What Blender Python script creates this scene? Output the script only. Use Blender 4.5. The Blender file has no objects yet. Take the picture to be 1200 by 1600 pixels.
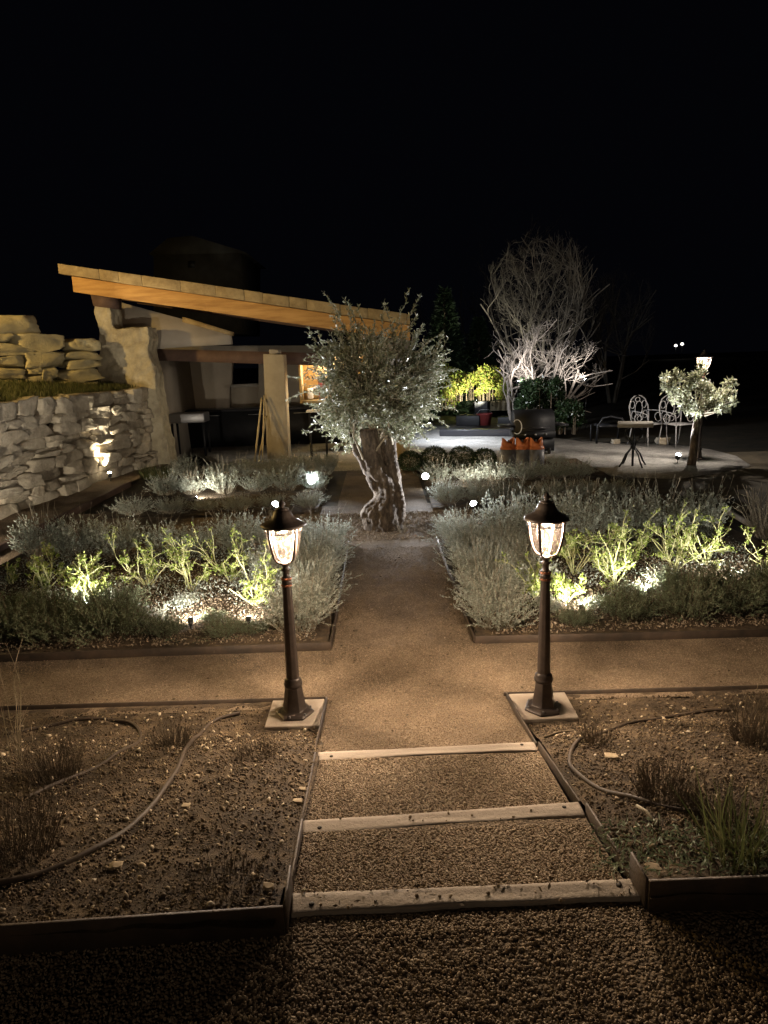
import bpy, math, random
import numpy as np
from mathutils import Vector
random.seed(7)
RS = np.random.RandomState(7)
scene = bpy.context.scene
col = scene.collection
pi = math.pi

# ------------------------------------------------------------------ camera
FPX, PITCH, ROLL, CZ = 1100.0, math.radians(12.3), 0.033, 1.52
_f = np.array([0, math.cos(PITCH), -math.sin(PITCH)]); _r = np.array([1.0, 0, 0]); _u = np.cross(_r, _f)
CR = _r*math.cos(ROLL)-_u*math.sin(ROLL); CU = _u*math.cos(ROLL)+_r*math.sin(ROLL)
cam_data = bpy.data.cameras.new('camera'); cam = bpy.data.objects.new('camera', cam_data); col.objects.link(cam)
from mathutils import Matrix
cam.matrix_world = Matrix(((CR[0], CU[0], -_f[0], 0), (CR[1], CU[1], -_f[1], 0), (CR[2], CU[2], -_f[2], CZ), (0, 0, 0, 1)))
cam_data.sensor_fit = 'VERTICAL'; cam_data.sensor_height = 36; cam_data.lens = 36*FPX/1600
cam_data.clip_start = 0.05; cam_data.clip_end = 600
scene.camera = cam
def _ray(x, y): return _f + CR*(x-600)/FPX - CU*(y-800)/FPX
def at(x, y, z=-0.38):          # where a sight line meets the level z (used to take off real positions)
    d = _ray(x, y); return d*((z-CZ)/d[2]) + np.array([0, 0, CZ])
def aty(x, y, Y):               # where it meets the upright plane at distance Y
    d = _ray(x, y); return d*(Y/d[1]) + np.array([0, 0, CZ])

# ------------------------------------------------------------------ world (night)
world = bpy.data.worlds.new('World'); scene.world = world; world.use_nodes = True
bg = world.node_tree.nodes['Background']
bg.inputs['Color'].default_value = (0.55, 0.6, 1.0, 1); bg.inputs['Strength'].default_value = 0.0007
scene.view_settings.view_transform = 'Standard'; scene.view_settings.look = 'None'
scene.view_settings.exposure = 1.25; scene.view_settings.gamma = 1.0; scene.view_settings.use_curve_mapping = False
scene.render.engine = 'CYCLES'

WARM = (1.0, 0.70, 0.40); LANT = (1.0, 0.79, 0.57); COOL = (0.96, 0.97, 1.0); NEUT = (1.0, 0.93, 0.80); AMBER = (1.0, 0.66, 0.22)
Z0 = -0.38      # level of the lower garden; 0 is the gravel the photographer stands on

# ------------------------------------------------------------------ materials
def mat(name, c1, c2=None, scale=8.0, rough=0.85, bump=0.0, bscale=60.0, metal=0.0, island=None, trans=0.0, c3=None, detail=6, spec=0.3, stretch=None):
    m = bpy.data.materials.new(name); m.use_nodes = True
    nt = m.node_tree; N = nt.nodes; L = nt.links
    b = N['Principled BSDF']; b.inputs['Roughness'].default_value = rough; b.inputs['Metallic'].default_value = metal
    b.inputs['Specular IOR Level'].default_value = spec
    tc = N.new('ShaderNodeTexCoord')
    out = None
    if c2 is not None:
        nz = N.new('ShaderNodeTexNoise'); nz.inputs['Scale'].default_value = scale; nz.inputs['Detail'].default_value = detail
        nz.inputs['Roughness'].default_value = 0.65
        if stretch:
            mp_ = N.new('ShaderNodeMapping'); mp_.inputs['Scale'].default_value = stretch; L.new(tc.outputs['Object'], mp_.inputs['Vector']); L.new(mp_.outputs[0], nz.inputs['Vector'])
        else: L.new(tc.outputs['Object'], nz.inputs['Vector'])
        r = N.new('ShaderNodeValToRGB'); r.color_ramp.elements[0].position = 0.33; r.color_ramp.elements[1].position = 0.68
        r.color_ramp.elements[0].color = (*c1, 1); r.color_ramp.elements[1].color = (*c2, 1)
        if c3 is not None:
            e = r.color_ramp.elements.new(0.52); e.color = (*c3, 1)
        L.new(nz.outputs['Fac'], r.inputs['Fac']); out = r.outputs['Color']
    if island is not None:      # each stone / leaf of the mesh has a tone of its own
        g = N.new('ShaderNodeNewGeometry'); r2 = N.new('ShaderNodeValToRGB')
        el = r2.color_ramp.elements; n = len(island)
        el[0].color = (*island[0], 1); el[0].position = 0
        el[1].color = (*island[-1], 1); el[1].position = 1
        for i in range(1, n-1):
            e = el.new(i/(n-1)); e.color = (*island[i], 1)
        L.new(g.outputs['Random Per Island'], r2.inputs['Fac'])
        if out is None: out = r2.outputs['Color']
        else:
            mx = N.new('ShaderNodeMix'); mx.data_type = 'RGBA'; mx.inputs[0].default_value = 0.5
            L.new(out, mx.inputs[6]); L.new(r2.outputs['Color'], mx.inputs[7]); out = mx.outputs[2]
    if out is None: b.inputs['Base Color'].default_value = (*c1, 1)
    else: L.new(out, b.inputs['Base Color'])
    if bump > 0:
        nb = N.new('ShaderNodeTexNoise'); nb.inputs['Scale'].default_value = bscale; nb.inputs['Detail'].default_value = 8
        nb.inputs['Roughness'].default_value = 0.7
        L.new(tc.outputs['Object'], nb.inputs['Vector'])
        bp = N.new('ShaderNodeBump'); bp.inputs['Strength'].default_value = bump; bp.inputs['Distance'].default_value = 0.02
        L.new(nb.outputs['Fac'], bp.inputs['Height']); L.new(bp.outputs['Normal'], b.inputs['Normal'])
    if trans > 0:               # thin leaves let some light through
        t = N.new('ShaderNodeBsdfTranslucent'); mxs = N.new('ShaderNodeMixShader'); mxs.inputs['Fac'].default_value = trans
        if out is not None: L.new(out, t.inputs['Color'])
        else: t.inputs['Color'].default_value = (*c1, 1)
        L.new(b.outputs[0], mxs.inputs[1]); L.new(t.outputs[0], mxs.inputs[2])
        L.new(mxs.outputs[0], N['Material Output'].inputs['Surface'])
    return m
def emit(name, c, s):
    m = bpy.data.materials.new(name); m.use_nodes = True; nt = m.node_tree
    nt.nodes.remove(nt.nodes['Principled BSDF']); e = nt.nodes.new('ShaderNodeEmission')
    e.inputs['Color'].default_value = (*c, 1); e.inputs['Strength'].default_value = s
    nt.links.new(e.outputs[0], nt.nodes['Material Output'].inputs['Surface']); return m

def gravel_mat(name, ca, cb, cc, vs, bump, patch=0.6):
    m = bpy.data.materials.new(name); m.use_nodes = True; nt = m.node_tree; N = nt.nodes; L = nt.links
    b = N['Principled BSDF']; b.inputs['Roughness'].default_value = 0.9; b.inputs['Specular IOR Level'].default_value = 0.2
    tc = N.new('ShaderNodeTexCoord'); v = N.new('ShaderNodeTexVoronoi'); v.inputs['Scale'].default_value = vs
    L.new(tc.outputs['Object'], v.inputs['Vector'])
    sp = N.new('ShaderNodeSeparateColor'); L.new(v.outputs['Color'], sp.inputs[0])
    r = N.new('ShaderNodeValToRGB'); e = r.color_ramp.elements
    e[0].color = (*ca, 1); e[1].color = (*cc, 1); q = e.new(0.55); q.color = (*cb, 1)
    L.new(sp.outputs[0], r.inputs['Fac'])
    n2 = N.new('ShaderNodeTexNoise'); n2.inputs['Scale'].default_value = 2.2; n2.inputs['Detail'].default_value = 5; n2.inputs['Roughness'].default_value = 0.7
    L.new(tc.outputs['Object'], n2.inputs['Vector'])
    mr = N.new('ShaderNodeMapRange'); mr.inputs[1].default_value = 0.3; mr.inputs[2].default_value = 0.7; mr.inputs[3].default_value = patch; mr.inputs[4].default_value = 1.2
    L.new(n2.outputs['Fac'], mr.inputs[0])
    mx = N.new('ShaderNodeMix'); mx.data_type = 'RGBA'; mx.blend_type = 'MULTIPLY'; mx.inputs[0].default_value = 1
    L.new(r.outputs['Color'], mx.inputs[6]); L.new(mr.outputs[0], mx.inputs[7]); L.new(mx.outputs[2], b.inputs['Base Color'])
    nb = N.new('ShaderNodeTexNoise'); nb.inputs['Scale'].default_value = vs*0.6; nb.inputs['Detail'].default_value = 4
    L.new(tc.outputs['Object'], nb.inputs['Vector'])
    ad = N.new('ShaderNodeMath'); ad.operation = 'SUBTRACT'; L.new(nb.outputs['Fac'], ad.inputs[0]); L.new(v.outputs['Distance'], ad.inputs[1])
    bp = N.new('ShaderNodeBump'); bp.inputs['Strength'].default_value = bump; bp.inputs['Distance'].default_value = 0.012
    L.new(ad.outputs[0], bp.inputs['Height']); L.new(bp.outputs['Normal'], b.inputs['Normal'])
    return m

SILVER = [(0.26, 0.29, 0.245), (0.38, 0.41, 0.36), (0.17, 0.20, 0.155), (0.50, 0.53, 0.47)]
m_path = gravel_mat('path_gravel', (0.115, 0.082, 0.052), (0.16, 0.117, 0.076), (0.23, 0.175, 0.12), 150, 0.6, 0.45)
m_gravbed = gravel_mat('gravel_bed', (0.07, 0.05, 0.031), (0.10, 0.072, 0.045), (0.15, 0.11, 0.07), 95, 0.8, 0.8)
m_patio = gravel_mat('patio_gravel', (0.24, 0.235, 0.225), (0.34, 0.33, 0.315), (0.44, 0.43, 0.41), 70, 0.5)
m_stone_g = mat('gravel_stone', (0, 0, 0), rough=0.85, island=[(0.12, 0.083, 0.053), (0.19, 0.137, 0.088), (0.25, 0.19, 0.125), (0.15, 0.11, 0.073), (0.30, 0.245, 0.175)])
m_fine = mat('path_grit', (0, 0, 0), rough=0.9, island=[(0.105, 0.073, 0.045), (0.18, 0.13, 0.084), (0.26, 0.195, 0.13), (0.14, 0.098, 0.063)])
m_soil = mat('soil', (0.038, 0.027, 0.016), (0.13, 0.092, 0.052), 9, 0.95, 1.0, 55, c3=(0.072, 0.050, 0.029))
m_clod = mat('soil_crumb', (0, 0, 0), rough=0.95, island=[(0.035, 0.025, 0.016), (0.08, 0.056, 0.033), (0.12, 0.085, 0.050), (0.045, 0.032, 0.02), (0.20, 0.15, 0.09)])
m_chip = mat('pale_chip', (0, 0, 0), rough=0.8, island=[(0.30, 0.24, 0.15), (0.45, 0.38, 0.27), (0.22, 0.16, 0.09), (0.36, 0.31, 0.24)])
m_ground = mat('ground_earth', (0.022, 0.019, 0.013), (0.06, 0.048, 0.03), 2.5, 0.95, 0.7, 20)
m_timber = mat('weathered_timber', (0.20, 0.165, 0.13), (0.35, 0.30, 0.245), 9, 0.85, 0.35, 60, c3=(0.28, 0.235, 0.19), stretch=(.25, 2.5, 2.5))
m_bolt = mat('dark_bolt', (0.02, 0.016, 0.012), rough=0.6, metal=0.6)
m_edge = mat('steel_edging', (0.035, 0.028, 0.022), (0.075, 0.052, 0.036), 9, 0.6, 0.25, 50, metal=0.3)
m_plinth = mat('concrete_slab', (0.36, 0.30, 0.24), (0.47, 0.40, 0.33), 9, 0.9, 0.3, 90)
m_bronze = mat('bronze_lamp_metal', (0.042, 0.032, 0.028), (0.078, 0.060, 0.050), 14, 0.42, 0.12, 70, metal=0.35, spec=0.5)
m_copper = mat('copper_rub', (0.16, 0.065, 0.038), (0.26, 0.12, 0.07), 20, 0.4, metal=0.6)
m_bark = mat('olive_bark', (0.035, 0.028, 0.022), (0.19, 0.155, 0.12), 13, 0.95, 1.0, 30, c3=(0.085, 0.068, 0.053), stretch=(1.6, 1.6, .45))
m_cut = mat('cut_wood', (0.16, 0.12, 0.09), (0.07, 0.05, 0.035), 18, 0.9)
m_twig = mat('pale_twig', (0.20, 0.175, 0.13), (0.32, 0.28, 0.21), 20, 0.9)
m_olive = mat('olive_leaf', (0, 0, 0), rough=0.36, trans=0.32, spec=0.6, island=[(0.075, 0.085, 0.045), (0.19, 0.20, 0.13), (0.11, 0.12, 0.06), (0.36, 0.365, 0.28), (0.055, 0.065, 0.03), (0.16, 0.165, 0.09)])
m_lav = mat('silver_foliage', (0, 0, 0), rough=0.6, trans=0.35, island=SILVER)
m_dkgreen = mat('dark_green_foliage', (0, 0, 0), rough=0.6, trans=0.25, island=[(0.08, 0.105, 0.06), (0.16, 0.19, 0.115), (0.10, 0.13, 0.075), (0.23, 0.26, 0.17)])
m_drysten = mat('dry_stem', (0.20, 0.16, 0.10), (0.34, 0.28, 0.19), 15, 0.9)
m_brown = mat('brown_stem', (0.055, 0.042, 0.028), (0.12, 0.09, 0.055), 15, 0.9)
m_rose = mat('rose_cane', (0.42, 0.44, 0.20), (0.60, 0.58, 0.34), 12, 0.6, spec=0.4)
m_roseleaf = mat('rose_leaf', (0, 0, 0), rough=0.5, trans=0.35, island=[(0.22, 0.32, 0.06), (0.36, 0.42, 0.12), (0.16, 0.24, 0.05), (0.46, 0.46, 0.2)])
m_grass = mat('grass_blade', (0, 0, 0), rough=0.6, trans=0.35, island=[(0.045, 0.058, 0.018), (0.08, 0.092, 0.032), (0.14, 0.13, 0.06)])
m_hedge = mat('hedge_leaf', (0, 0, 0), rough=0.5, trans=0.35, island=[(0.16, 0.26, 0.03), (0.30, 0.34, 0.06), (0.24, 0.17, 0.05), (0.12, 0.20, 0.03)])
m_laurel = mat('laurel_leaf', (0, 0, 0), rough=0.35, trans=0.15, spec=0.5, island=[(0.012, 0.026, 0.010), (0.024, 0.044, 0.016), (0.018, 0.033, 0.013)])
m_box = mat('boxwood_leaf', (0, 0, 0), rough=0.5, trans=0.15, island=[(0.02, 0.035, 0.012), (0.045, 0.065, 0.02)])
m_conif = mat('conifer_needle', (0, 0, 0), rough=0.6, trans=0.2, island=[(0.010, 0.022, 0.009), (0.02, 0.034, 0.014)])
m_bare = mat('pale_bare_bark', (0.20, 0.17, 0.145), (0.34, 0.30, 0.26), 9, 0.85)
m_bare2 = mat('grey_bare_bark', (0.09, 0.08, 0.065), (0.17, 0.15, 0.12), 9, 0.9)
m_wall = mat('limestone', (0.16, 0.135, 0.095), (0.50, 0.44, 0.335), 9, 0.92, 1.0, 28, island=[(0.20, 0.17, 0.125), (0.40, 0.355, 0.275), (0.30, 0.26, 0.195), (0.5, 0.45, 0.36)], c3=(0.33, 0.29, 0.225))
m_boulder = mat('ochre_stone', (0.28, 0.235, 0.12), (0.52, 0.45, 0.25), 7, 0.92, 1.0, 22, island=[(0.36, 0.32, 0.19), (0.50, 0.45, 0.30), (0.43, 0.38, 0.23)])
m_dark = mat('dark_backfill', (0.03, 0.025, 0.02), (0.05, 0.042, 0.03), 6, 0.95)
m_pier = mat('rough_masonry', (0.24, 0.205, 0.145), (0.42, 0.37, 0.27), 5, 0.95, 1.0, 9, c3=(0.34, 0.30, 0.21))
m_plaster = mat('plaster', (0.30, 0.26, 0.21), (0.36, 0.32, 0.26), 2, 0.95, 0.2, 12)
m_post = mat('rendered_post', (0.30, 0.25, 0.17), (0.38, 0.325, 0.23), 3, 0.9, 0.4, 18)
m_beam = mat('orange_pine', (0.30, 0.155, 0.045), (0.52, 0.30, 0.095), 6, 0.7, 0.4, 30, c3=(0.43, 0.235, 0.07), stretch=(.22, 1, 2.2))
m_tile = mat('roof_edge_tile', (0.20, 0.14, 0.065), (0.40, 0.30, 0.15), 4, 0.9, 0.6, 14)
m_brownwood = mat('dark_stained_wood', (0.075, 0.045, 0.035), (0.12, 0.075, 0.055), 5, 0.8, 0.3, 20)
m_black = mat('black_cover', (0.008, 0.009, 0.011), (0.016, 0.016, 0.019), 4, 0.55)
m_counter = mat('dark_worktop', (0.03, 0.03, 0.036), rough=0.3, spec=0.5)
m_grey = mat('grey_metal', (0.25, 0.25, 0.26), rough=0.4, metal=0.5)
m_orange = mat('orange_paint', (0.45, 0.14, 0.04), (0.36, 0.10, 0.035), 9, 0.45)
m_cyl = mat('grey_bottle_paint', (0.10, 0.10, 0.11), (0.15, 0.15, 0.16), 9, 0.45)
m_hose = mat('brown_pipe', (0.035, 0.025, 0.018), (0.055, 0.04, 0.028), 12, 0.6, spec=0.2)
m_whiteiron = mat('white_wrought_iron', (0.24, 0.24, 0.25), (0.34, 0.34, 0.34), 20, 0.6)
m_bamboo = mat('bamboo', (0.42, 0.33, 0.17), (0.55, 0.45, 0.26), 10, 0.5)
m_tabletop = mat('pale_stone_top', (0.20, 0.19, 0.165), (0.28, 0.26, 0.23), 7, 0.8)
m_carton = mat('tan_board', (0.40, 0.30, 0.16), (0.46, 0.35, 0.20), 6, 0.85)
m_red = mat('faded_red_plastic', (0.16, 0.03, 0.028), rough=0.5)
m_white = mat('white_paint', (0.7, 0.69, 0.66), rough=0.5)
m_spot = mat('spot_housing', (0.03, 0.03, 0.03), rough=0.5, metal=0.4)
e_bulb = emit('lamp_bulb_glow', (1.0, 0.86, 0.68), 60)
e_cool = emit('spot_lens_glow', (0.85, 0.92, 1.0), 30)
e_warm = emit('wall_spot_lens_glow', (1.0, 0.85, 0.6), 30)
# seeded lantern glass: partly clear, partly scattering
def glass_mat():
    m = bpy.data.materials.new('seeded_glass'); m.use_nodes = True; nt = m.node_tree; N = nt.nodes; L = nt.links
    N.remove(N['Principled BSDF'])
    tr = N.new('ShaderNodeBsdfTransparent'); tr.inputs['Color'].default_value = (0.97, 0.93, 0.90, 1)
    tl = N.new('ShaderNodeBsdfTranslucent'); tl.inputs['Color'].default_value = (0.95, 0.76, 0.68, 1)
    gl = N.new('ShaderNodeBsdfGlossy'); gl.inputs['Roughness'].default_value = 0.15; gl.inputs['Color'].default_value = (0.9, 0.85, 0.8, 1)
    tc = N.new('ShaderNodeTexCoord'); v = N.new('ShaderNodeTexVoronoi'); v.inputs['Scale'].default_value = 95; L.new(tc.outputs['Object'], v.inputs['Vector'])
    nz = N.new('ShaderNodeTexNoise'); nz.inputs['Scale'].default_value = 45; L.new(tc.outputs['Object'], nz.inputs['Vector'])
    mr = N.new('ShaderNodeMapRange'); mr.inputs[1].default_value = 0.35; mr.inputs[2].default_value = 0.7; mr.inputs[3].default_value = 0.0006; mr.inputs[4].default_value = 0.0023
    L.new(nz.outputs['Fac'], mr.inputs[0])
    bp = N.new('ShaderNodeBump'); bp.inputs['Strength'].default_value = 0.8; bp.inputs['Distance'].default_value = 0.004; L.new(v.outputs['Distance'], bp.inputs['Height'])
    L.new(bp.outputs['Normal'], gl.inputs['Normal'])
    a = N.new('ShaderNodeMixShader'); L.new(mr.outputs[0], a.inputs[0]); L.new(tr.outputs[0], a.inputs[1]); L.new(tl.outputs[0], a.inputs[2])
    b = N.new('ShaderNodeMixShader'); b.inputs[0].default_value = 0.006; L.new(a.outputs[0], b.inputs[1]); L.new(gl.outputs[0], b.inputs[2])
    L.new(b.outputs[0], N['Material Output'].inputs['Surface']); return m
m_glass = glass_mat()

# ------------------------------------------------------------------ mesh kit
def mesh_obj(name, V, Fs, m, parent=None, smooth=False):
    V = np.asarray(V, dtype=np.float32)
    if parent is not None: V = V - np.array(wloc(parent), dtype=np.float32)
    me = bpy.data.meshes.new(name)
    Fs = [np.asarray(f, dtype=np.int32) for f in Fs if len(f)]
    tot = sum(f.size for f in Fs); nf = sum(len(f) for f in Fs)
    me.vertices.add(len(V)); me.vertices.foreach_set('co', V.ravel())
    me.loops.add(tot); me.polygons.add(nf)
    me.loops.foreach_set('vertex_index', np.concatenate([f.ravel() for f in Fs]))
    sizes = np.concatenate([np.full(len(f), f.shape[1], dtype=np.int32) for f in Fs])
    st = np.zeros(nf, dtype=np.int32); st[1:] = np.cumsum(sizes)[:-1]
    me.polygons.foreach_set('loop_start', st)
    if smooth: me.polygons.foreach_set('use_smooth', np.ones(nf, dtype=bool))
    me.update(calc_edges=True); me.validate()
    me.materials.append(m)
    o = bpy.data.objects.new(name, me); col.objects.link(o)
    if parent is not None: o.parent = parent
    return o
def wloc(o):
    p = np.zeros(3)
    while o is not None: p = p + np.array(o.location); o = o.parent
    return p
class MB:
    def __init__(s): s.v = []; s.n = 0; s.f = {}
    def add(s, V, F):
        V = np.asarray(V, dtype=float); 
        for f in F:
            f = np.asarray(f, dtype=np.int64)
            if len(f): s.f.setdefault(f.shape[1], []).append(f + s.n)
        s.v.append(V); s.n += len(V)
    def build(s, name, m, parent=None, smooth=False):
        return mesh_obj(name, np.concatenate(s.v), [np.concatenate(x) for x in s.f.values()], m, parent, smooth)
    def box(s, c, d, rz=0.0, rot=None):
        c = np.array(c, float); hx, hy, hz = np.array(d, float)/2
        V = np.array([[x, y, z] for z in (-hz, hz) for x, y in ((-hx, -hy), (hx, -hy), (hx, hy), (-hx, hy))])
        F = [[3, 2, 1, 0], [4, 5, 6, 7], [0, 1, 5, 4], [1, 2, 6, 5], [2, 3, 7, 6], [3, 0, 4, 7]]
        if rot is not None: V = V @ np.array(rot).T
        if rz: ca, sa = math.cos(rz), math.sin(rz); V = V @ np.array([[ca, sa, 0], [-sa, ca, 0], [0, 0, 1]])
        s.add(V + c, [F])
    def beam(s, a, b, w, h):    # straight bar from a to b, w wide and h deep
        a = np.array(a, float); b = np.array(b, float); d = b-a; L = np.linalg.norm(d); d /= L
        up = np.array([0, 0, 1.0]) if abs(d[2]) < 0.95 else np.array([0, 1.0, 0])
        x = np.cross(d, up); x /= np.linalg.norm(x); z = np.cross(x, d)
        s.box((a+b)/2, (w, L, h), rot=np.column_stack([x, d, z]))
    def tube(s, P, R, n=6, cap=True, closed=False):
        P = np.asarray(P, float); k = len(P); R = np.broadcast_to(np.asarray(R, float), (k,))
        T = np.gradient(P, axis=0) if not closed else np.roll(P, -1, 0)-np.roll(P, 1, 0)
        T /= np.maximum(np.linalg.norm(T, axis=1, keepdims=True), 1e-9)
        ref = np.array([0, 0, 1.0]) if abs(T[0][2]) < 0.9 else np.array([1.0, 0, 0])
        A = np.cross(T, ref); nA = np.linalg.norm(A, axis=1, keepdims=True)
        A = np.where(nA > 1e-3, A/np.maximum(nA, 1e-9), np.array([1.0, 0, 0])); B = np.cross(T, A)
        th = np.arange(n)*2*pi/n
        V = P[:, None]+R[:, None, None]*(A[:, None]*np.cos(th)[None, :, None]+B[:, None]*np.sin(th)[None, :, None])
        i = np.arange(k-1 if not closed else k)[:, None]*n; j = np.arange(n)[None]; j2 = (j+1) % n; i2 = (i+n) % (k*n)
        F = np.stack([i+j, i+j2, i2+j2, i2+j], -1).reshape(-1, 4)
        Fs = [F]
        if cap and not closed and n == 4: Fs.append([[3, 2, 1, 0]]); Fs.append([[(k-1)*4+q for q in range(4)]])
        elif cap and not closed and n > 4: Fs.append([list(range(n))[::-1]]); Fs.append([[(k-1)*n+q for q in range(n)]])
        s.add(V.reshape(-1, 3), Fs)
    def lathe(s, prof, c, n=24, ph=0.0, cap=True):      # prof: (radius, z)
        k = len(prof); th = np.arange(n)*2*pi/n+ph
        V = np.array([[r*math.cos(t), r*math.sin(t), z] for r, z in prof for t in th]) + np.array(c, float)
        F = [[i*n+j, i*n+(j+1) % n, (i+1)*n+(j+1) % n, (i+1)*n+j] for i in range(k-1) for j in range(n)]
        Fs = [F]
        if cap: Fs += [[list(range(n))[::-1]], [[(k-1)*n+q for q in range(n)]]]
        s.add(V, Fs)
    def leaves(s, P, D, L, W, rs, fold=0.0):     # diamond leaves at P along D
        P = np.asarray(P, float); n = len(P)
        D = D/np.maximum(np.linalg.norm(D, axis=1, keepdims=True), 1e-9)
        R = rs.normal(size=(n, 3)); S = np.cross(D, R); S /= np.maximum(np.linalg.norm(S, axis=1, keepdims=True), 1e-9)
        L = np.broadcast_to(L, (n,))[:, None]*rs.uniform(0.65, 1.25, (n, 1)); W = np.broadcast_to(W, (n,))[:, None]*rs.uniform(0.7, 1.2, (n, 1))
        M_ = P+D*L*0.45
        V = np.stack([P, M_+S*W/2, P+D*L, M_-S*W/2], 1).reshape(-1, 3)
        s.add(V, [np.arange(n*4).reshape(-1, 4)])

def tag(o, label=None, cat=None, group=None, kind=None):
    if label: o['label'] = label
    if cat: o['category'] = cat
    if group: o['group'] = group
    if kind: o['kind'] = kind
    return o
def thing(name, label, cat, loc=(0, 0, 0), rz=0.0, group=None):
    o = bpy.data.objects.new(name, None); col.objects.link(o); o.location = tuple(float(v) for v in loc); o.empty_display_size = 0.1
    o.rotation_euler = (0, 0, rz)
    return tag(o, label, cat, group)
def copy_tree(o, parent=None):
    c = o.copy(); col.objects.link(c); c.parent = parent
    for ch in list(o.children): copy_tree(ch, c)
    return c
def struct(o): o['kind'] = 'structure'; return o
def light(name, kind, loc, power, color, parent=None, size=0.03, target=None, cone=70, blend=0.6):
    d = bpy.data.lights.new(name, kind); d.energy = power; d.color = color
    if kind in ('POINT', 'SPOT'): d.shadow_soft_size = size
    if kind == 'SPOT': d.spot_size = math.radians(cone); d.spot_blend = blend
    o = bpy.data.objects.new(name, d); col.objects.link(o)
    p = np.array(loc, float)
    if parent is not None: o.parent = parent; p = p-wloc(parent)
    o.location = tuple(p)
    if target is not None:
        o.rotation_euler = (Vector(target)-Vector(loc)).to_track_quat('-Z', 'Y').to_euler()
    return o
def wave(X, Y, seed, sc=1.0, octv=4):       # smooth pseudo-random height field
    rs = np.random.RandomState(seed); Z = np.zeros_like(X, dtype=float)
    for o in range(octv):
        for _ in range(4):
            a = rs.uniform(0, 2*pi); k = sc*(2**o)*rs.uniform(0.7, 1.4)
            Z += np.sin((X*math.cos(a)+Y*math.sin(a))*k+rs.uniform(0, 6.28))/(2**o)/4
    return Z
def sheet(name, x0, x1, y0, y1, step, zf, m, parent=None):
    nx = max(2, int((x1-x0)/step)+1); ny = max(2, int((y1-y0)/step)+1)
    X, Y = np.meshgrid(np.linspace(x0, x1, nx), np.linspace(y0, y1, ny)); Z = zf(X, Y)
    V = np.stack([X, Y, Z], -1).reshape(-1, 3)
    i = (np.arange(ny-1)[:, None]*nx+np.arange(nx-1)[None]).ravel()
    return mesh_obj(name, V, [np.stack([i, i+1, i+nx+1, i+nx], -1)], m, parent, True)

# templates for scattered stones
def ico():
    t = (1+5**.5)/2
    V = np.array([(-1, t, 0), (1, t, 0), (-1, -t, 0), (1, -t, 0), (0, -1, t), (0, 1, t), (0, -1, -t), (0, 1, -t), (t, 0, -1), (t, 0, 1), (-t, 0, -1), (-t, 0, 1)], float)
    V /= np.linalg.norm(V[0])
    F = np.array([(0, 11, 5), (0, 5, 1), (0, 1, 7), (0, 7, 10), (0, 10, 11), (1, 5, 9), (5, 11, 4), (11, 10, 2), (10, 7, 6), (7, 1, 8), (3, 9, 4), (3, 4, 2), (3, 2, 6), (3, 6, 8), (3, 8, 9), (4, 9, 5), (2, 4, 11), (6, 2, 10), (8, 6, 7), (9, 8, 1)])
    return V, F
OV = np.array([(1, 0, 0), (-1, 0, 0), (0, 1, 0), (0, -1, 0), (0, 0, 1), (0, 0, -1)], float)
OF = np.array([(0, 2, 4), (2, 1, 4), (1, 3, 4), (3, 0, 4), (2, 0, 5), (1, 2, 5), (3, 1, 5), (0, 3, 5)])
IV, IF = ico()
def scatter(name, P, S, m, seed, tmpl='ico', flat=0.65, parent=None, jit=0.28):
    rs = np.random.RandomState(seed); n = len(P)
    TV, TF = (IV, IF) if tmpl == 'ico' else (OV, OF)
    k = len(TV)
    q = rs.normal(size=(n, 4)); q[:, 1:3] *= 0.55; q /= np.linalg.norm(q, axis=1, keepdims=True)
    w, x, y, z = q.T
    R = np.stack([1-2*(y*y+z*z), 2*(x*y-z*w), 2*(x*z+y*w), 2*(x*y+z*w), 1-2*(x*x+z*z), 2*(y*z-x*w), 2*(x*z-y*w), 2*(y*z+x*w), 1-2*(x*x+y*y)], -1).reshape(n, 3, 3)
    sc = np.stack([rs.uniform(0.75, 1.3, n), rs.uniform(0.6, 1.0, n), flat*rs.uniform(0.6, 1.2, n)], -1)*np.asarray(S)[:, None]
    V = TV[None]*(1+rs.uniform(-jit, jit, (n, k, 1)))*sc[:, None]
    V = np.einsum('nij,nkj->nki', R, V) + P[:, None]
    F = (TF[None]+(np.arange(n)*k)[:, None, None]).reshape(-1, 3)
    return mesh_obj(name, V.reshape(-1, 3), [F], m, parent, False)
def bevel(o, w, seg=2):
    md = o.modifiers.new('bevel', 'BEVEL'); md.width = w; md.segments = seg; md.limit_method = 'ANGLE'; return o
ORD = ['first', 'second', 'third', 'fourth', 'fifth', 'sixth', 'seventh', 'eighth', 'ninth', 'tenth', 'eleventh', 'twelfth']

# ================================================================== THE GROUND
def soil_z(x, y):
    x = np.asarray(x, float); y = np.asarray(y, float)
    hi = np.interp(y, [1.6, 1.78, 2.2, 2.35, 2.9, 3.33, 3.75], [0.050, 0.028, -0.040, -0.085, -0.20, -0.366, -0.378])
    lo = np.interp(y, [1.6, 1.78, 1.84, 2.2, 2.35, 2.9, 3.33, 3.75], [0.050, 0.02, -0.025, -0.090, -0.135, -0.240, -0.366, -0.378])
    e = np.clip((np.abs(x-.18)-.50)*6, 0, 1); b = lo*(1-e)+hi*e
    return b + 0.014*wave(x, y, 3, 5.0, 3)*np.clip((3.60-y)*2, 0, 1)*np.clip((np.abs(x-.18)-.52)*4, 0.1, 1)
E0 = 60.0
struct(sheet('ground', -120, 160, -6, 300, 8.0, lambda X, Y: -0.62+0*X, m_ground))
struct(sheet('garden_earth', -9.0, 12.0, 2.9, 13.0, 0.12, lambda X, Y: -0.40+0.012*wave(X, Y, 5, 2.0, 3), m_ground))
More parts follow.
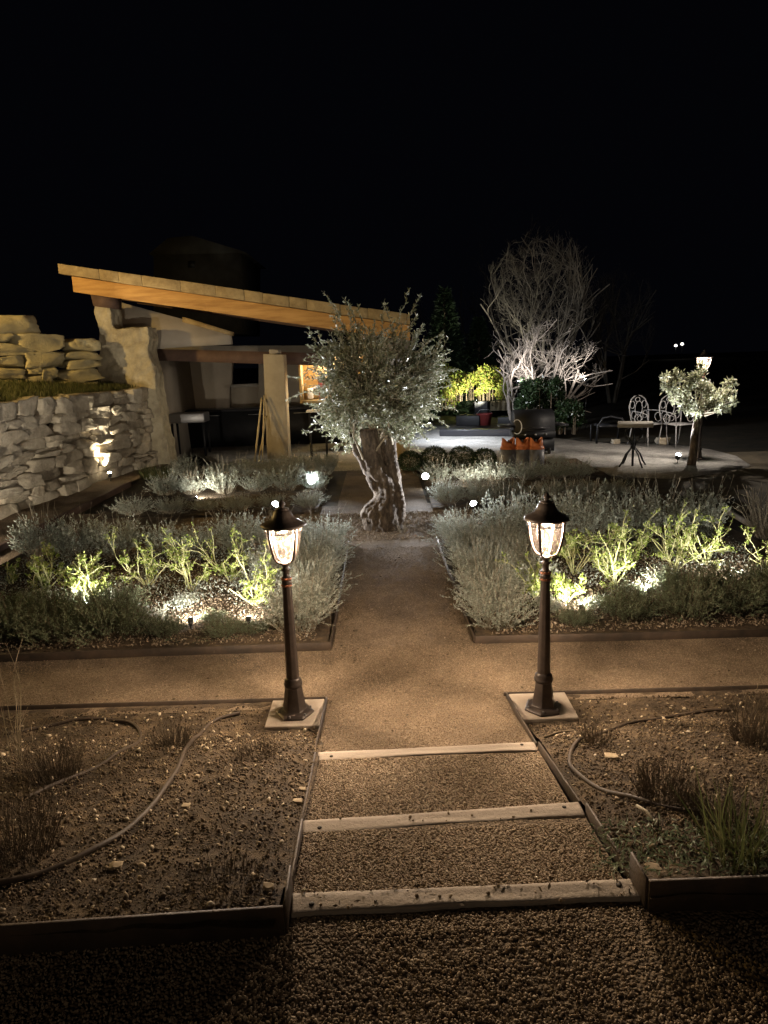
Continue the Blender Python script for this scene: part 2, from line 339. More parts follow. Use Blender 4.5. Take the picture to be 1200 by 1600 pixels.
pathz = lambda Y: np.interp(Y, [2.9, 3.4, 3.7, 4.0], [-0.262, -0.352, -0.378, Z0])
struct(sheet('path', -4.16, 3.72, 3.6, 9.2, 0.04, lambda X, Y: pathz(Y)+0.0035*wave(X, Y, 8, 4.0, 4), m_path))
struct(sheet('path_ramp', -0.365, 0.685, 2.92, 3.6, 0.02, lambda X, Y: pathz(Y)+0.0035*wave(X, Y, 8, 4.0, 4), m_path))
struct(sheet('centre_path', -0.62, 0.58, 9.2, 13.2, 0.06, lambda X, Y: Z0+0.0035*wave(X, Y, 8, 4.0, 4), m_path))
struct(sheet('gravel', -4.0, 4.5, -1.5, 1.765, 0.03, lambda X, Y: -0.016+0.004*wave(X, Y, 4, 6.0, 4), m_gravbed))
struct(sheet('upper_tread', -0.33, 0.69, 1.765, 2.26, 0.02, lambda X, Y: np.interp(Y, [1.77, 2.25], [-0.035, -0.118])+0.003*wave(X, Y, 6, 9.0, 4), m_gravbed))
struct(sheet('lower_tread', -0.345, 0.67, 2.26, 2.93, 0.02, lambda X, Y: np.interp(Y, [2.27, 2.93], [-0.135, -0.255])+0.003*wave(X, Y, 7, 9.0, 4), m_gravbed))
# front beds beside the steps
soilL = struct(sheet('soil', -4.0, -0.330, 1.60, 3.70, 0.03, lambda X, Y: soil_z(X, Y)+0.007*wave(X, Y, 33, 22, 3), m_soil))
soilR = struct(sheet('soil', 0.70, 4.6, 1.67, 3.66, 0.03, lambda X, Y: soil_z(X, Y)+0.007*wave(X, Y, 34, 22, 3), m_soil))
# planting beds of the lower garden
def bed(x0, x1, y0, y1, sd): return struct(sheet('soil', x0, x1, y0, y1, 0.06, lambda X, Y: -0.352+0.012*wave(X, Y, sd, 6.0, 4), m_soil))
bed(-3.72, -0.41, 4.45, 7.15, 11); bed(0.60, 3.50, 4.47, 7.2, 12); bed(-3.72, -0.85, 8.75, 12.2, 13); bed(0.62, 3.5, 8.75, 12.6, 14)
# patio beyond the garden
pp = [(380, 735), (640, 733), (900, 738), (1060, 745), (1172, 726), (1150, 712), (1110, 702), (1040, 692), (930, 690), (862, 684), (850, 655), (650, 648), (640, 660), (300, 700)]
mp = MB(); V = np.array([at(x, y, -0.365) for x, y in pp]); Vb = V.copy(); Vb[:, 2] = -0.5; n = len(pp)
mp.add(np.concatenate([V, Vb]), [[list(range(n))], [[i, i+n, (i+1) % n+n, (i+1) % n] for i in range(n)]])
struct(mp.build('patio', m_patio))
# strip of orange earth between edging and stone wall
struct(sheet('earth_strip', -5.3, -4.20, 3.0, 13.9, 0.05, lambda X, Y: -0.372+0.02*wave(X, Y, 15, 4, 4), m_path))

# gravel as real stones where the camera sees single stones
def pts(n, x0, x1, y0, y1, zf, rs): 
    x = rs.uniform(x0, x1, n); y = rs.uniform(y0, y1, n); return np.stack([x, y, zf(x, y)], -1)
rs = np.random.RandomState(20)
P = np.concatenate([pts(44000, -1.6, 1.9, 0.72, 1.64, lambda x, y: -0.013+0*x, rs), pts(2600, -0.29, 0.69, 1.63, 1.70, lambda x, y: -0.014+0*x, rs),
                    pts(15000, -0.315, 0.675, 1.80, 2.19, lambda x, y: np.interp(y, [1.77, 2.25], [-0.032, -0.115]), rs), pts(19000, -0.32, 0.655, 2.27, 2.87, lambda x, y: np.interp(y, [2.27, 2.93], [-0.132, -0.252]), rs)])
g = scatter('gravel_stones', P, rs.uniform(0.0028, 0.0062, len(P)), m_stone_g, 21, 'ico', 0.55)
tag(g, 'loose rounded tan gravel lying on the steps and in front of them', 'gravel', kind='stuff')
P = np.concatenate([pts(26000, -0.355, 0.655, 2.95, 4.45, lambda x, y: pathz(y)+.003, rs), pts(26000, -3.2, 3.0, 3.74, 4.40, lambda x, y: -0.377+0*x, rs), pts(9000, -0.36, 0.56, 4.45, 7.0, lambda x, y: -0.377+0*x, rs)])
g = scatter('path_grit', P, rs.uniform(0.002, 0.0045, len(P)), m_fine, 22, 'oct', 0.6)
tag(g, 'fine orange grit pressed into the lower garden path', 'grit', kind='stuff')
zs = lambda x, y: soil_z(x, y)+0.006
P = np.concatenate([pts(17000, -2.3, -0.345, 1.64, 3.34, zs, rs), pts(1500, -2.3, -0.70, 3.34, 3.66, zs, rs), pts(18000, 0.706, 2.8, 1.82, 3.32, zs, rs), pts(1800, 1.0, 2.8, 3.3, 3.62, zs, rs)])
S = rs.uniform(0.0025, 0.007, len(P))*np.where(rs.rand(len(P)) < 0.05, 1.9, 1)
g = scatter('soil_crumbs', P, S, m_clod, 23, 'oct', 0.8); tag(g, 'dark brown crumbly soil and bark bits in the beds beside the steps', 'soil crumbs', kind='stuff')
P = np.concatenate([pts(620, -2.3, -0.36, 1.66, 3.6, zs, rs), pts(480, 0.75, 2.8, 1.72, 3.6, zs, rs), pts(500, -3.6, -0.5, 4.5, 7.1, lambda x, y: -0.335+0*x, rs), pts(500, 0.7, 3.4, 4.5, 7.1, lambda x, y: -0.335+0*x, rs)])
g = scatter('pale_chips', P, rs.uniform(0.004, 0.011, len(P))*np.where(rs.rand(len(P)) < 0.08, 1.6, 1), m_chip, 24, 'ico', 0.5, jit=0.35)
tag(g, 'pale stone chips and dry leaf bits scattered over the bed soil', 'stone chips', kind='stuff')
P = np.concatenate([pts(16000, -3.6, -0.5, 4.5, 7.1, lambda x, y: -0.338+0*x, rs), pts(16000, 0.7, 3.4, 4.5, 7.1, lambda x, y: -0.338+0*x, rs)])
g = scatter('bark_mulch', P, rs.uniform(0.004, 0.011, len(P)), mat('bark_chip', (0, 0, 0), rough=0.9, island=[(0.10, 0.07, 0.045), (0.20, 0.15, 0.10), (0.29, 0.235, 0.175), (0.14, 0.10, 0.065)]), 25, 'oct', 0.4)
tag(g, 'buff bark mulch under the roses in the lower beds', 'mulch', kind='stuff')
P = np.concatenate([pts(150, -0.33, 0.6, 3.0, 7.0, lambda x, y: pathz(y)+.004, rs), pts(160, -2.8, 2.8, 3.76, 4.38, lambda x, y: -.374+0*x, rs), pts(26, -0.28, 0.68, 1.71, 1.79, lambda x, y: .004+0*x, rs), pts(12, -0.3, 0.66, 2.23, 2.28, lambda x, y: -.106+0*x, rs)])
g = scatter('stray_stones', P, rs.uniform(0.003, 0.0075, len(P)), m_stone_g, 28, 'ico', 0.7); tag(g, 'larger stray stones lying on the path and on the timber step edges', 'stones', kind='stuff')
# dead leaves and twig litter on the path
rl = np.random.RandomState(26); mb = MB()
P = np.concatenate([pts(160, -0.36, 0.55, 3.2, 7.5, lambda x, y: pathz(y)+.008, rl), pts(150, -0.42, -0.2, 4.2, 5.4, lambda x, y: -0.368+0*x, rl), pts(160, 0.4, 0.62, 4.4, 6.5, lambda x, y: -0.368+0*x, rl), pts(140, -2.6, 2.6, 3.75, 4.4, lambda x, y: -0.370+0*x, rl), pts(26, -0.28, 0.68, 1.71, 1.79, lambda x, y: 0.006+0*x, rl)])
D = rl.normal(size=(len(P), 3)); D[:, 2] *= 0.25
mb.leaves(P, D, 0.022, 0.010, rl)
tag(mb.build('leaf_litter', m_brown), 'small dead leaves and twig bits strewn on the path', 'leaf litter', kind='stuff')
# grit and crumbs lit under the olive tree
P = pts(9000, -2.2, 2.4, 7.3, 8.7, lambda x, y: -0.376+0*x, rs)
g = scatter('tree_mulch', P, rs.uniform(0.005, 0.014, len(P)), bpy.data.materials['bark_chip'], 27, 'oct', 0.4)
tag(g, 'buff chippings spread around the foot of the old olive tree', 'mulch', kind='stuff')

# ================================================================== STEPS, EDGING
def timber(c0, c1, w, z, label, sd):
    c0 = np.array(c0); c1 = np.array(c1); t = thing('timber_step', label, 'timber step', (*((c0+c1)/2), z))
    L = np.linalg.norm(c1-c0); nx = 90; rs = np.random.RandomState(sd)
    xs = np.linspace(-L/2, L/2, nx); ang = math.atan2(c1[1]-c0[1], c1[0]-c0[0])
    wn = lambda k: 0.003*np.sin(xs*5+k)+0.0015*np.sin(xs*17+2*k)+0.0006*rs.normal(size=nx)
    h = 0.055; rows = []
    prof = [(-w/2, -h), (-w/2, -0.004), (-w/2+0.004, 0), (-w/4, 0.0), (0, 0), (w/4, 0), (w/2-0.004, 0), (w/2, -0.004), (w/2, -h)]
    front = wn(1)*1.3; back = wn(4)*0.5
    for k, (yy, zz) in enumerate(prof):
        off = front if k < 3 else (back if k > 5 else 0)
        rows.append(np.stack([xs, yy+off+0*xs, zz+(0.0010*np.sin(xs*7+k)+0.0002*rs.normal(size=nx) if 1 < k < 7 else 0)+0*xs], -1))
    V = np.array(rows); kk = len(prof)
    F = [[a*nx+b, a*nx+b+1, (a+1)*nx+b+1, (a+1)*nx+b] for a in range(kk-1) for b in range(nx-1)]
    V = V.reshape(-1, 3); V = V @ np.array([[math.cos(ang), math.sin(ang), 0], [-math.sin(ang), math.cos(ang), 0], [0, 0, 1]])
    m = MB(); m.add(V+np.array([*((c0+c1)/2), z]), [F, [[a*nx for a in range(kk)]], [[a*nx+nx-1 for a in range(kk)][::-1]]])
    m.build('board', m_timber, t, False)
    for s in (-1, 1):
        b = MB(); p = (c0+c1)/2+(c1-c0)*s*0.44; b.lathe([(0.008, -0.01), (0.008, 0.0025), (0.004, 0.004)], (p[0], p[1]+0.01*s, z), 8)
        b.build('bolt', m_bolt, t)
timber((-0.305, 1.742), (0.708, 1.757), 0.075, 0.0, 'nearest and widest weathered timber step edge, strewn with grit', 1)
timber((-0.328, 2.225), (0.686, 2.283), 0.078, -0.11, 'middle weathered timber step edge across the gravel path', 2)
timber((-0.336, 2.902), (0.660, 2.930), 0.066, -0.24, 'farthest and narrowest looking timber step edge near the lamps', 3)
def edging(a, b, h, label, th=0.008, name='steel_edging', m=None):
    a = np.array(a, float); b = np.array(b, float); k = MB(); d = b-a
    k.beam(a-[0, 0, h/2], b-[0, 0, h/2], th, h)
    return tag(bevel(k.build(name, m or m_edge), 0.0015, 1), label, 'edging')
edging((-0.309, 1.640, 0.078), (-2.4, 1.545, 0.078), 0.12, 'tall dark steel edge along the front of the left foreground bed', 0.012)
edging((-0.306, 1.646, 0.078), (-0.31, 1.80, 0.078), 0.12, 'short steel edge at the left end of the nearest step')
edging((0.700, 1.682, 0.085), (3.4, 1.70, 0.085), 0.125, 'tall dark steel edge along the front of the right foreground bed', 0.012)
edging((0.697, 1.688, 0.085), (0.693, 1.80, 0.085), 0.12, 'short steel edge at the right end of the nearest step')
edging((-0.318, 1.79, -0.010), (-0.330, 2.22, -0.078), 0.12, 'thin steel edge left of the upper gravel tread')
edging((-0.338, 2.27, -0.112), (-0.350, 2.90, -0.222), 0.12, 'thin steel edge left of the lower gravel tread')
edging((0.712, 1.81, -0.010), (0.700, 2.26, -0.078), 0.12, 'thin steel edge right of the upper gravel tread')
edging((0.694, 2.32, -0.114), (0.678, 2.93, -0.226), 0.12, 'thin steel edge right of the lower gravel tread')
edging((-0.362, 2.96, -0.255), (-0.362, 3.69, -0.350), 0.08, 'thin steel edge past the left lamp slab')
edging((0.676, 2.97, -0.255), (0.660, 3.67, -0.350), 0.08, 'thin steel edge past the right lamp slab')
edging((-0.37, 3.70, -0.352), (-3.9, 3.73, -0.352), 0.05, 'low steel edge behind the left foreground bed')
edging((0.645, 3.68, -0.352), (4.4, 3.64, -0.352), 0.05, 'low steel edge behind the right foreground bed')
edging((-0.385, 4.425, -0.325), (-3.75, 4.400, -0.325), 0.09, 'dark steel edge along the front of the left rose bed', 0.010)
edging((-0.385, 4.435, -0.330), (-0.385, 7.18, -0.335), 0.07, 'steel edge of the left rose bed along the central path')
edging((0.585, 4.447, -0.325), (3.6, 4.375, -0.325), 0.09, 'dark steel edge along the front of the right rose bed', 0.010)
edging((0.580, 4.455, -0.325), (0.545, 7.2, -0.328), 0.07, 'steel edge of the right rose bed along the central path')
edging((-3.75, 4.41, -0.335), (-3.78, 7.2, -0.335), 0.07, 'steel edge on the stone wall side of the left rose bed')
edging((-4.175, 4.5, -0.315), (-4.165, 11.45, -0.315), 0.10, 'long dark sleeper edge running towards the wall spotlight', 0.055, 'sleeper_edging', m_brownwood)
edging((4.09, 8.35, -0.345), (3.88, 6.6, -0.345), 0.06, 'pale board edging beside the dry bush at far right', 0.03, 'board_edging', m_timber)
edging((4.45, 8.9, -0.345), (4.03, 8.5, -0.345), 0.05, 'short pale board behind the far right board edging', 0.03, 'board_edging', m_timber)

# ================================================================== LANTERNS
def lantern(loc, shaft_h, label, rot, power, k=1.0, group=None, color=LANT):
    x, y, z = loc; t = thing('lamp_post', label, 'lamp post', loc, group=group); c = (x, y, z)
    def L(prof): return [(r*k, zz) for r, zz in prof]
    b = MB(); b.lathe(L([(0.104, 0), (0.106, 0.010), (0.094, 0.018), (0.066, 0.026), (0.058, 0.07), (0.050, 0.13), (0.046, 0.165)]), c, 6, rot)
    bevel(b.build('base', m_bronze, t), 0.003)
    b = MB(); b.lathe(L([(0.047, 0.160), (0.050, 0.168), (0.050, 0.178), (0.043, 0.186), (0.046, 0.194), (0.038, 0.206), (0.034, 0.212)]), c, 24); b.build('collar', m_bronze, t, True)
    for a in (0.3, 1.35, 2.4, 3.4, 4.5, 5.5):
        q = MB(); q.lathe([(0.006, 0.012), (0.006, 0.024), (0.003, 0.027)], (x+0.086*k*math.cos(a), y+0.086*k*math.sin(a), z), 8); q.build('bolt', m_grey, t)
    H = shaft_h
    b = MB(); n = 32; th = np.arange(n)*2*pi/n    # fluted tapering shaft
    V = []; zz = np.linspace(0.20, H, 14)
    for i, zc in enumerate(zz):
        r = (0.0345+(0.0235-0.0345)*i/13)*k
        rr = r*(1+0.035*np.cos(th*8)); V.append(np.stack([x+rr*np.cos(th), y+rr*np.sin(th), np.full(n, z+zc)], -1))
    F = [[i*n+j, i*n+(j+1) % n, (i+1)*n+(j+1) % n, (i+1)*n+j] for i in range(13) for j in range(n)]
    b.add(np.concatenate(V), [F]); b.build('shaft', m_bronze, t, True)
    b = MB(); b.lathe(L([(0.027, H-0.012), (0.030, H-0.006), (0.027, H)]), c, 24)
    b.lathe(L([(0.027, H+0.024), (0.030, H+0.03), (0.027, H+0.036)]), c, 24); b.build('copper_ring', m_copper, t, True)
    b = MB(); b.lathe(L([(0.026, H-0.002), (0.026, H+0.026)]), c, 24)
    b.lathe(L([(0.026, H+0.034), (0.017, H+0.045), (0.017, H+0.068), (0.024, H+0.076), (0.024, H+0.084), (0.014, H+0.09), (0.020, H+0.104), (0.030, H+0.110), (0.022, H+0.122)]), c, 24)
    b.build('neck', m_bronze, t, True)
    G = H+0.118; gp = [(0.020, 0.0), (0.042, 0.006), (0.057, 0.018), (0.069, 0.042), (0.079, 0.08), (0.086, 0.12), (0.090, 0.16), (0.093, 0.195)]
    b = MB(); b.lathe([(r*k, G+q) for r, q in gp], c, 32, 0, False); b.build('glass_shade', m_glass, t, True)
    for i in range(4):
        a = rot+pi/4+i*pi/2; b = MB()
        P = [(x+(r*k+0.003)*math.cos(a), y+(r*k+0.003)*math.sin(a), z+G+q) for r, q in gp]
        b.tube(P, [0.0055]*3+[0.0070]*5, 8); b.build('rib', m_bronze, t, True)
    T = G+0.195
    b = MB(); b.lathe([(0.0945*k, T-0.030), (0.097*k, T-0.030), (0.097*k, T-0.026), (0.0945*k, T-0.026)], c, 40, 0, False)
    b.lathe([(0.0935*k, T-0.004), (0.098*k, T-0.004), (0.098*k, T+0.004), (0.0935*k, T+0.004)], c, 40, 0, False)
    for j in range(40):      # pierced lattice band
        a0 = j*2*pi/40; a1 = a0+2*pi/40*1.0
        for s0, s1 in ((0, 1), (1, 0)):
            p0 = (x+0.0960*k*math.cos(a0), y+0.0960*k*math.sin(a0), z+T-0.027+0.024*s0); p1 = (x+0.0960*k*math.cos(a1), y+0.0960*k*math.sin(a1), z+T-0.027+0.024*s1)
            b.tube([p0, p1], 0.0014, 4, False)
    b.build('lattice_band', m_bronze, t)
    b = MB(); b.lathe([(0.100*k, T-0.006), (0.119*k, T-0.002), (0.121*k, T+0.006), (0.108*k, T+0.014), (0.084*k, T+0.024), (0.064*k, T+0.038), (0.052*k, T+0.056), (0.046*k, T+0.072), (0.036*k, T+0.082), (0.030*k, T+0.086)], c, 8, rot)
    b.build('roof', m_bronze, t, False)
    b = MB(); b.lathe([(0.034*k, T+0.084), (0.034*k, T+0.090), (0.014*k, T+0.094), (0.012*k, T+0.101), (0.019*k, T+0.108), (0.019*k, T+0.116), (0.010*k, T+0.124), (0.003*k, T+0.136)], c, 16)
    b.build('finial', m_bronze, t, True)
    b = MB(); b.lathe([(0.012, T-0.035), (0.019, T-0.028), (0.021, T-0.015), (0.016, T-0.004)], c, 16); b.build('bulb', e_bulb, t, True)
    b = MB(); b.lathe([(0.012, G+0.0), (0.012, G+0.012), (0.006, G+0.016), (0.003, G+.022)], c, 10); b.build('socket', m_copper, t, True)
    light('lamp_light', 'POINT', (x, y, z+T-0.060), power, color, t, 0.018)
    return t
def slab(x0, x1, y0, y1, z, label):
    b = MB(); b.box(((x0+x1)/2, (y0+y1)/2, z-0.04), (x1-x0, y1-y0, 0.08)); o = bevel(b.build('lamp_slab', m_plinth), 0.006); return tag(o, label, 'slab')
slab(-0.665, -0.37, 3.375, 3.67, -0.348, 'square concrete slab under the left lamp post')
slab(0.668, 0.985, 3.365, 3.655, -0.348, 'square concrete slab under the right lamp post')
lantern((-0.520, 3.515, -0.348), 0.735, 'lit bronze lamp post on the slab left of the path', 0.02, 60)
lantern((0.822, 3.475, -0.348), 0.735, 'lit bronze lamp post on the slab right of the path', 0.19, 60)
lantern((5.50, 12.15, -0.37), 1.42, 'tall lit lamp post behind the small far olive tree', 0.1, 95, 1.2, color=(1, .90, .78))

def garden_spot(loc, target, power, color, label, cone=80, lens=None, r=0.035, name='garden_spotlight', blend=0.7, up=0.12):
    loc = np.array(loc, float); t = thing(name, label, 'spotlight', loc)
    d = np.array(target, float)-loc-[0, 0, up]; d /= np.linalg.norm(d); h = loc+[0, 0, up]
    b = MB(); b.tube([h-d*0.05, h-d*0.01, h+d*0.02], [r*0.7, r, r], 14); b.build('housing', m_spot, t, True)
    b = MB(); b.tube([loc-[0, 0, 0.03], h-d*0.03], 0.006, 6); b.build('stake', m_spot, t)
    b = MB(); b.tube([h+d*0.0205, h+d*(0.021+r*.3), h+d*(0.021+r*.6), h+d*(0.021+r*.8)], [r*0.9, r*0.82, r*.55, r*.15], 14); b.build('lens', lens or e_cool, t, True)
    light('spot_light', 'SPOT', h+d*(0.03+r), power, color, t, r*0.7, h+d*3, cone, blend)
    return t

# ================================================================== PLANTS
def stem_path(base, d, L, k, rs, bend=0.25, up=0.3):
    P = [np.array(base, float)]; d = np.array(d, float); d /= np.linalg.norm(d)
    for i in range(k-1):
        d = d+rs.normal(size=3)*bend/ k*1.6+np.array([0, 0, up/k]); d /= np.linalg.norm(d); P.append(P[-1]+d*L/(k-1))
    return np.array(P)
def make_bush(name, rs, r, h, ns, nl, leafL, leafW, mleaf, mstem, spikes=0, spread=0.9, stemr=0.0018, side=2):
    t = thing(name, None, None); S = MB(); Lf = MB(); PP = []; DD = []
    for i in range(ns):
        a = rs.uniform(0, 2*pi); rr = r*0.35*rs.rand()**.5; base = (rr*math.cos(a), rr*math.sin(a), -0.02)
        el = rs.uniform(0.15, 1.0); hh = h*rs.uniform(0.55, 1.05)*(1-0.35*(1-el))
        out = r*spread*(1.1-el*0.7)*rs.uniform(0.5, 1.1)
        d = (math.cos(a+rs.normal()*.4)*out, math.sin(a+rs.normal()*.4)*out, hh)
        L = np.linalg.norm(d); P = stem_path(base, d, L, 6, rs, 0.45, 0.15)
        S.tube(P, np.linspace(stemr, stemr*0.5, 6), 3, False)
        for q in range(side):
            k = rs.randint(2, 5); dd = P[k]-P[k-1]; dd = dd/np.linalg.norm(dd)+rs.normal(size=3)*0.45
            P2 = stem_path(P[k], dd, L*rs.uniform(0.2, 0.42), 4, rs, 0.3, 0.3); S.tube(P2, stemr*0.5, 3, False)
            m = nl//3; u = rs.uniform(0.1, 1, m)*3; i0 = np.minimum(u.astype(int), 2); fr = (u-i0)[:, None]
            PP.append(P2[i0]*(1-fr)+P2[i0+1]*fr); DD.append((P2[i0+1]-P2[i0])/L*12+rs.normal(size=(m, 3))*0.55)
        u = rs.uniform(0.25, 1, nl)**0.8*5; i0 = np.minimum(u.astype(int), 4); fr = (u-i0)[:, None]
        PP.append(P[i0]*(1-fr)+P[i0+1]*fr); DD.append((P[i0+1]-P[i0])/L*5+rs.normal(size=(nl, 3))*0.5)
    for i in range(spikes):
        a = rs.uniform(0, 2*pi); o = r*rs.uniform(0.1, 0.75); P = stem_path((o*.5*math.cos(a), o*.5*math.sin(a), h*0.3), (math.cos(a)*o*1.0, math.sin(a)*o*1.0, h*0.9), h*rs.uniform(0.7, 1.1), 5, rs, 0.25, 0.1)
        S.tube(P, np.array([1, .9, .8, .9, 1.2])*0.0014, 3, False)
    S.build('stems', mstem, t)
    if PP:
        Lf.leaves(np.concatenate(PP), np.concatenate(DD), leafL, leafW, rs); Lf.build('foliage', mleaf, t)
    return t
used = set()
def place(protos, x, y, rot, s, label, cat, group, z=-0.352, hz=1.0):
    i = RS.randint(len(protos)); p = protos[i]
    if p.name in used: o = copy_tree(p)
    else: used.add(p.name); o = p
    o.location = (x, y, z); o.rotation_euler = (0, 0, rot); o.scale = (s, s, s*hz); tag(o, label, cat, group); return o
r1 = np.random.RandomState(41)
LAV = [make_bush('lavender_bush', r1, 0.28, 0.36, 125, 32, 0.019, 0.006, m_lav, m_twig, 7) for _ in range(4)]
SAN = [make_bush('santolina_bush', r1, 0.30, 0.30, 150, 30, 0.018, 0.0065, m_dkgreen, m_brown, 8) for _ in range(4)]
SAG = [make_bush('sage_bush', r1, 0.32, 0.44, 85, 24, 0.030, 0.011, m_lav, m_twig, 12) for _ in range(4)]
U = lambda a, b: RS.uniform(a, b)
def row(protos, xs, ys, desc, cat, group, where, s=(0.85, 1.15), hz=(0.9, 1.1)):
    for i, (x, y) in enumerate(zip(xs, ys)):
        place(protos, x+U(-.04, .04), y+U(-.04, .04), U(0, 6.28), U(*s), f'{ORD[i]} {desc} {where}', cat, group, hz=U(*hz))
yy = np.arange(4.70, 7.15, 0.29)
row(LAV, np.full(len(yy), -0.61), yy, 'grey-green lavender bush', 'lavender', 'lavender along the path, left bed', 'back from the left lamp, along the central path', hz=(.75, 1.05))
row(LAV, np.linspace(0.80, 0.76, len(yy)), yy, 'grey-green lavender bush', 'lavender', 'lavender along the path, right bed', 'back from the right lamp, along the central path', hz=(.75, 1.05))
row(LAV, np.full(6, 1.14), np.arange(5.45, 7.0, .27), 'inner grey lavender bush', 'lavender', 'second line of lavender, right bed', 'back from right lamp, just inside the path-side line', (.7, .95))
row(SAG, np.full(4, -1.0), np.arange(5.75, 6.8, .3), 'inner silvery sage bush', 'sage', 'sage behind the lavender, left bed', 'back from left lamp, just inside the path-side line', (.6, .8))
xs = np.arange(-1.95, -3.7, -0.40)
row(SAN, xs, np.full(len(xs), 4.74), 'dark green low bush', 'bush', 'dark bushes at the front of the left bed', 'towards the wall, front row of left rose bed', (0.85, 1.1))
row(SAN, xs-0.15, np.full(len(xs), 5.08), 'dark green bush', 'bush', 'dark bushes behind the front row, left bed', 'towards the wall, second row of left rose bed', (0.85, 1.05))
row(SAN, [-1.55, -1.13], [4.66, 4.68], 'small sparse bush', 'bush', 'small bushes at the front of the left bed', 'from left at the lit front of left rose bed', (0.5, 0.65))
xs = np.arange(1.72, 3.5, 0.40)
row(SAN, xs, np.full(len(xs), 4.78), 'dark grey-green bush', 'bush', 'dark bushes at the front of the right bed', 'from right lamp post, front row of right rose bed', (0.8, 1.0))
xs = np.arange(2.25, 3.5, 0.40)
row(SAN, xs, np.full(len(xs), 5.15), 'dark bush', 'bush', 'dark bushes in the right bed', 'from right lamp post, second row of right rose bed', (0.8, 1.0))
row(SAN, [1.32], [4.68], 'low sparse bush', 'bush', 'small bush at the front of the right bed', 'beside right lamp post at front of right rose bed', (0.5, 0.55))
xs = np.arange(-1.1, -3.7, -0.40)
row(SAG, xs, np.full(len(xs), 6.95), 'silvery sage bush', 'sage', 'silver bushes at the back of the left bed', 'from path, back row of left rose bed', (0.75, 1.0))
xs = np.arange(1.25, 3.4, 0.40)
row(SAG, xs, np.full(len(xs), 7.0), 'tall silvery sage bush', 'sage', 'silver bushes at the back of the right bed', 'from path, back row of right rose bed', (0.95, 1.2), (1.0, 1.25))
xs = np.arange(-1.0, -3.7, -0.45)
row(LAV, xs, np.full(len(xs), 8.98), 'grey lavender bush', 'lavender', 'bushes in the front row of the far left bed', 'from path, front row of bed behind olive tree, left', (0.7, 0.95), (0.7, 0.9))
row(SAG, xs, np.full(len(xs), 10.3), 'pale bush', 'bush', 'bushes in the middle of the far left bed', 'from path, middle row of far left bed', (0.7, 0.95), (0.8, 1.1))
row(LAV, xs, np.full(len(xs), 11.7), 'spiky bush', 'bush', 'bushes at the back of the far left bed', 'from path, row of far left bed nearest shelter', (0.8, 1.1), (0.9, 1.2))
xs = np.arange(0.85, 3.4, 0.43)
row(LAV, xs, np.full(len(xs), 9.0), 'grey lavender bush', 'lavender', 'bushes in the front row of the far right bed', 'from path, front row of bed behind olive tree, right', (0.8, 1.05), (0.9, 1.2))
row(SAG, xs, np.full(len(xs), 10.6), 'yellowish lit bush', 'bush', 'bushes in the middle of the far right bed', 'from path, middle row of far right bed', (0.8, 1.0), (0.65, 0.85))
row(LAV, xs, np.full(len(xs), 12.1), 'tall spiky bush', 'bush', 'bushes at the back of the far right bed', 'from path, row of far right bed nearest gas bottles', (0.7, 0.9), (0.5, 0.65))
for i, (x, y, s_) in enumerate([(-1.75, 4.95, .5), (-1.3, 4.98, .4), (-2.2, 5.45, .55), (-.95, 4.72, .45), (-1.62, 5.35, .42), (1.55, 4.98, .45), (1.2, 4.95, .45), (1.95, 5.25, .5), (2.3, 5.5, .5), (1.35, 5.6, .5), (-2.9, 5.5, .55), (-1.3, 6.4, .6), (1.6, 6.4, .6), (2.6, 6.3, .6)]):
    place(SAN if i % 2 else LAV, x, y, U(0, 6.28), s_, ['thin grey weed tuft', 'thin green weed tuft'][i % 2]+f', {ORD[(i if i < 5 or i in (10, 11) else i-5) % 12]} among the roses of the {"left" if x < 0 else "right"} bed', 'weed', 'weed tufts among the roses', hz=.7)

rf = np.random.RandomState(55); mb = MB(); S_ = MB()      # creeping ground cover nobody could count
for x0_, x1_ in ((-3.6, -.75), (.95, 3.4)):
    for q in range(150):
        c = np.array([rf.uniform(x0_, x1_), rf.uniform(4.75, 7.0), -.34]); 
        if min(abs(c[0]-v_)+abs(c[1]-5.0)*.8 for v_ in (-1.42, -1.0, 1.42)) < .22: continue
        m_ = rf.randint(25, 70); P = c+rf.normal(size=(m_, 3))*[.07, .07, .0]+np.array([0, 0, 1])*rf.rand(m_, 1)*.08; D = rf.normal(size=(m_, 3))*[.7, .7, .4]+[0, 0, .6]; mb.leaves(P, D, .026, .010, rf)
tag(mb.build('ground_cover', m_lav), 'low grey-green creeping growth covering the rose bed soil', 'ground cover', kind='stuff')
for o in LAV+SAN+SAG:
    if o.name not in used:
        for c in list(o.children): bpy.data.objects.remove(c)
        bpy.data.objects.remove(o)

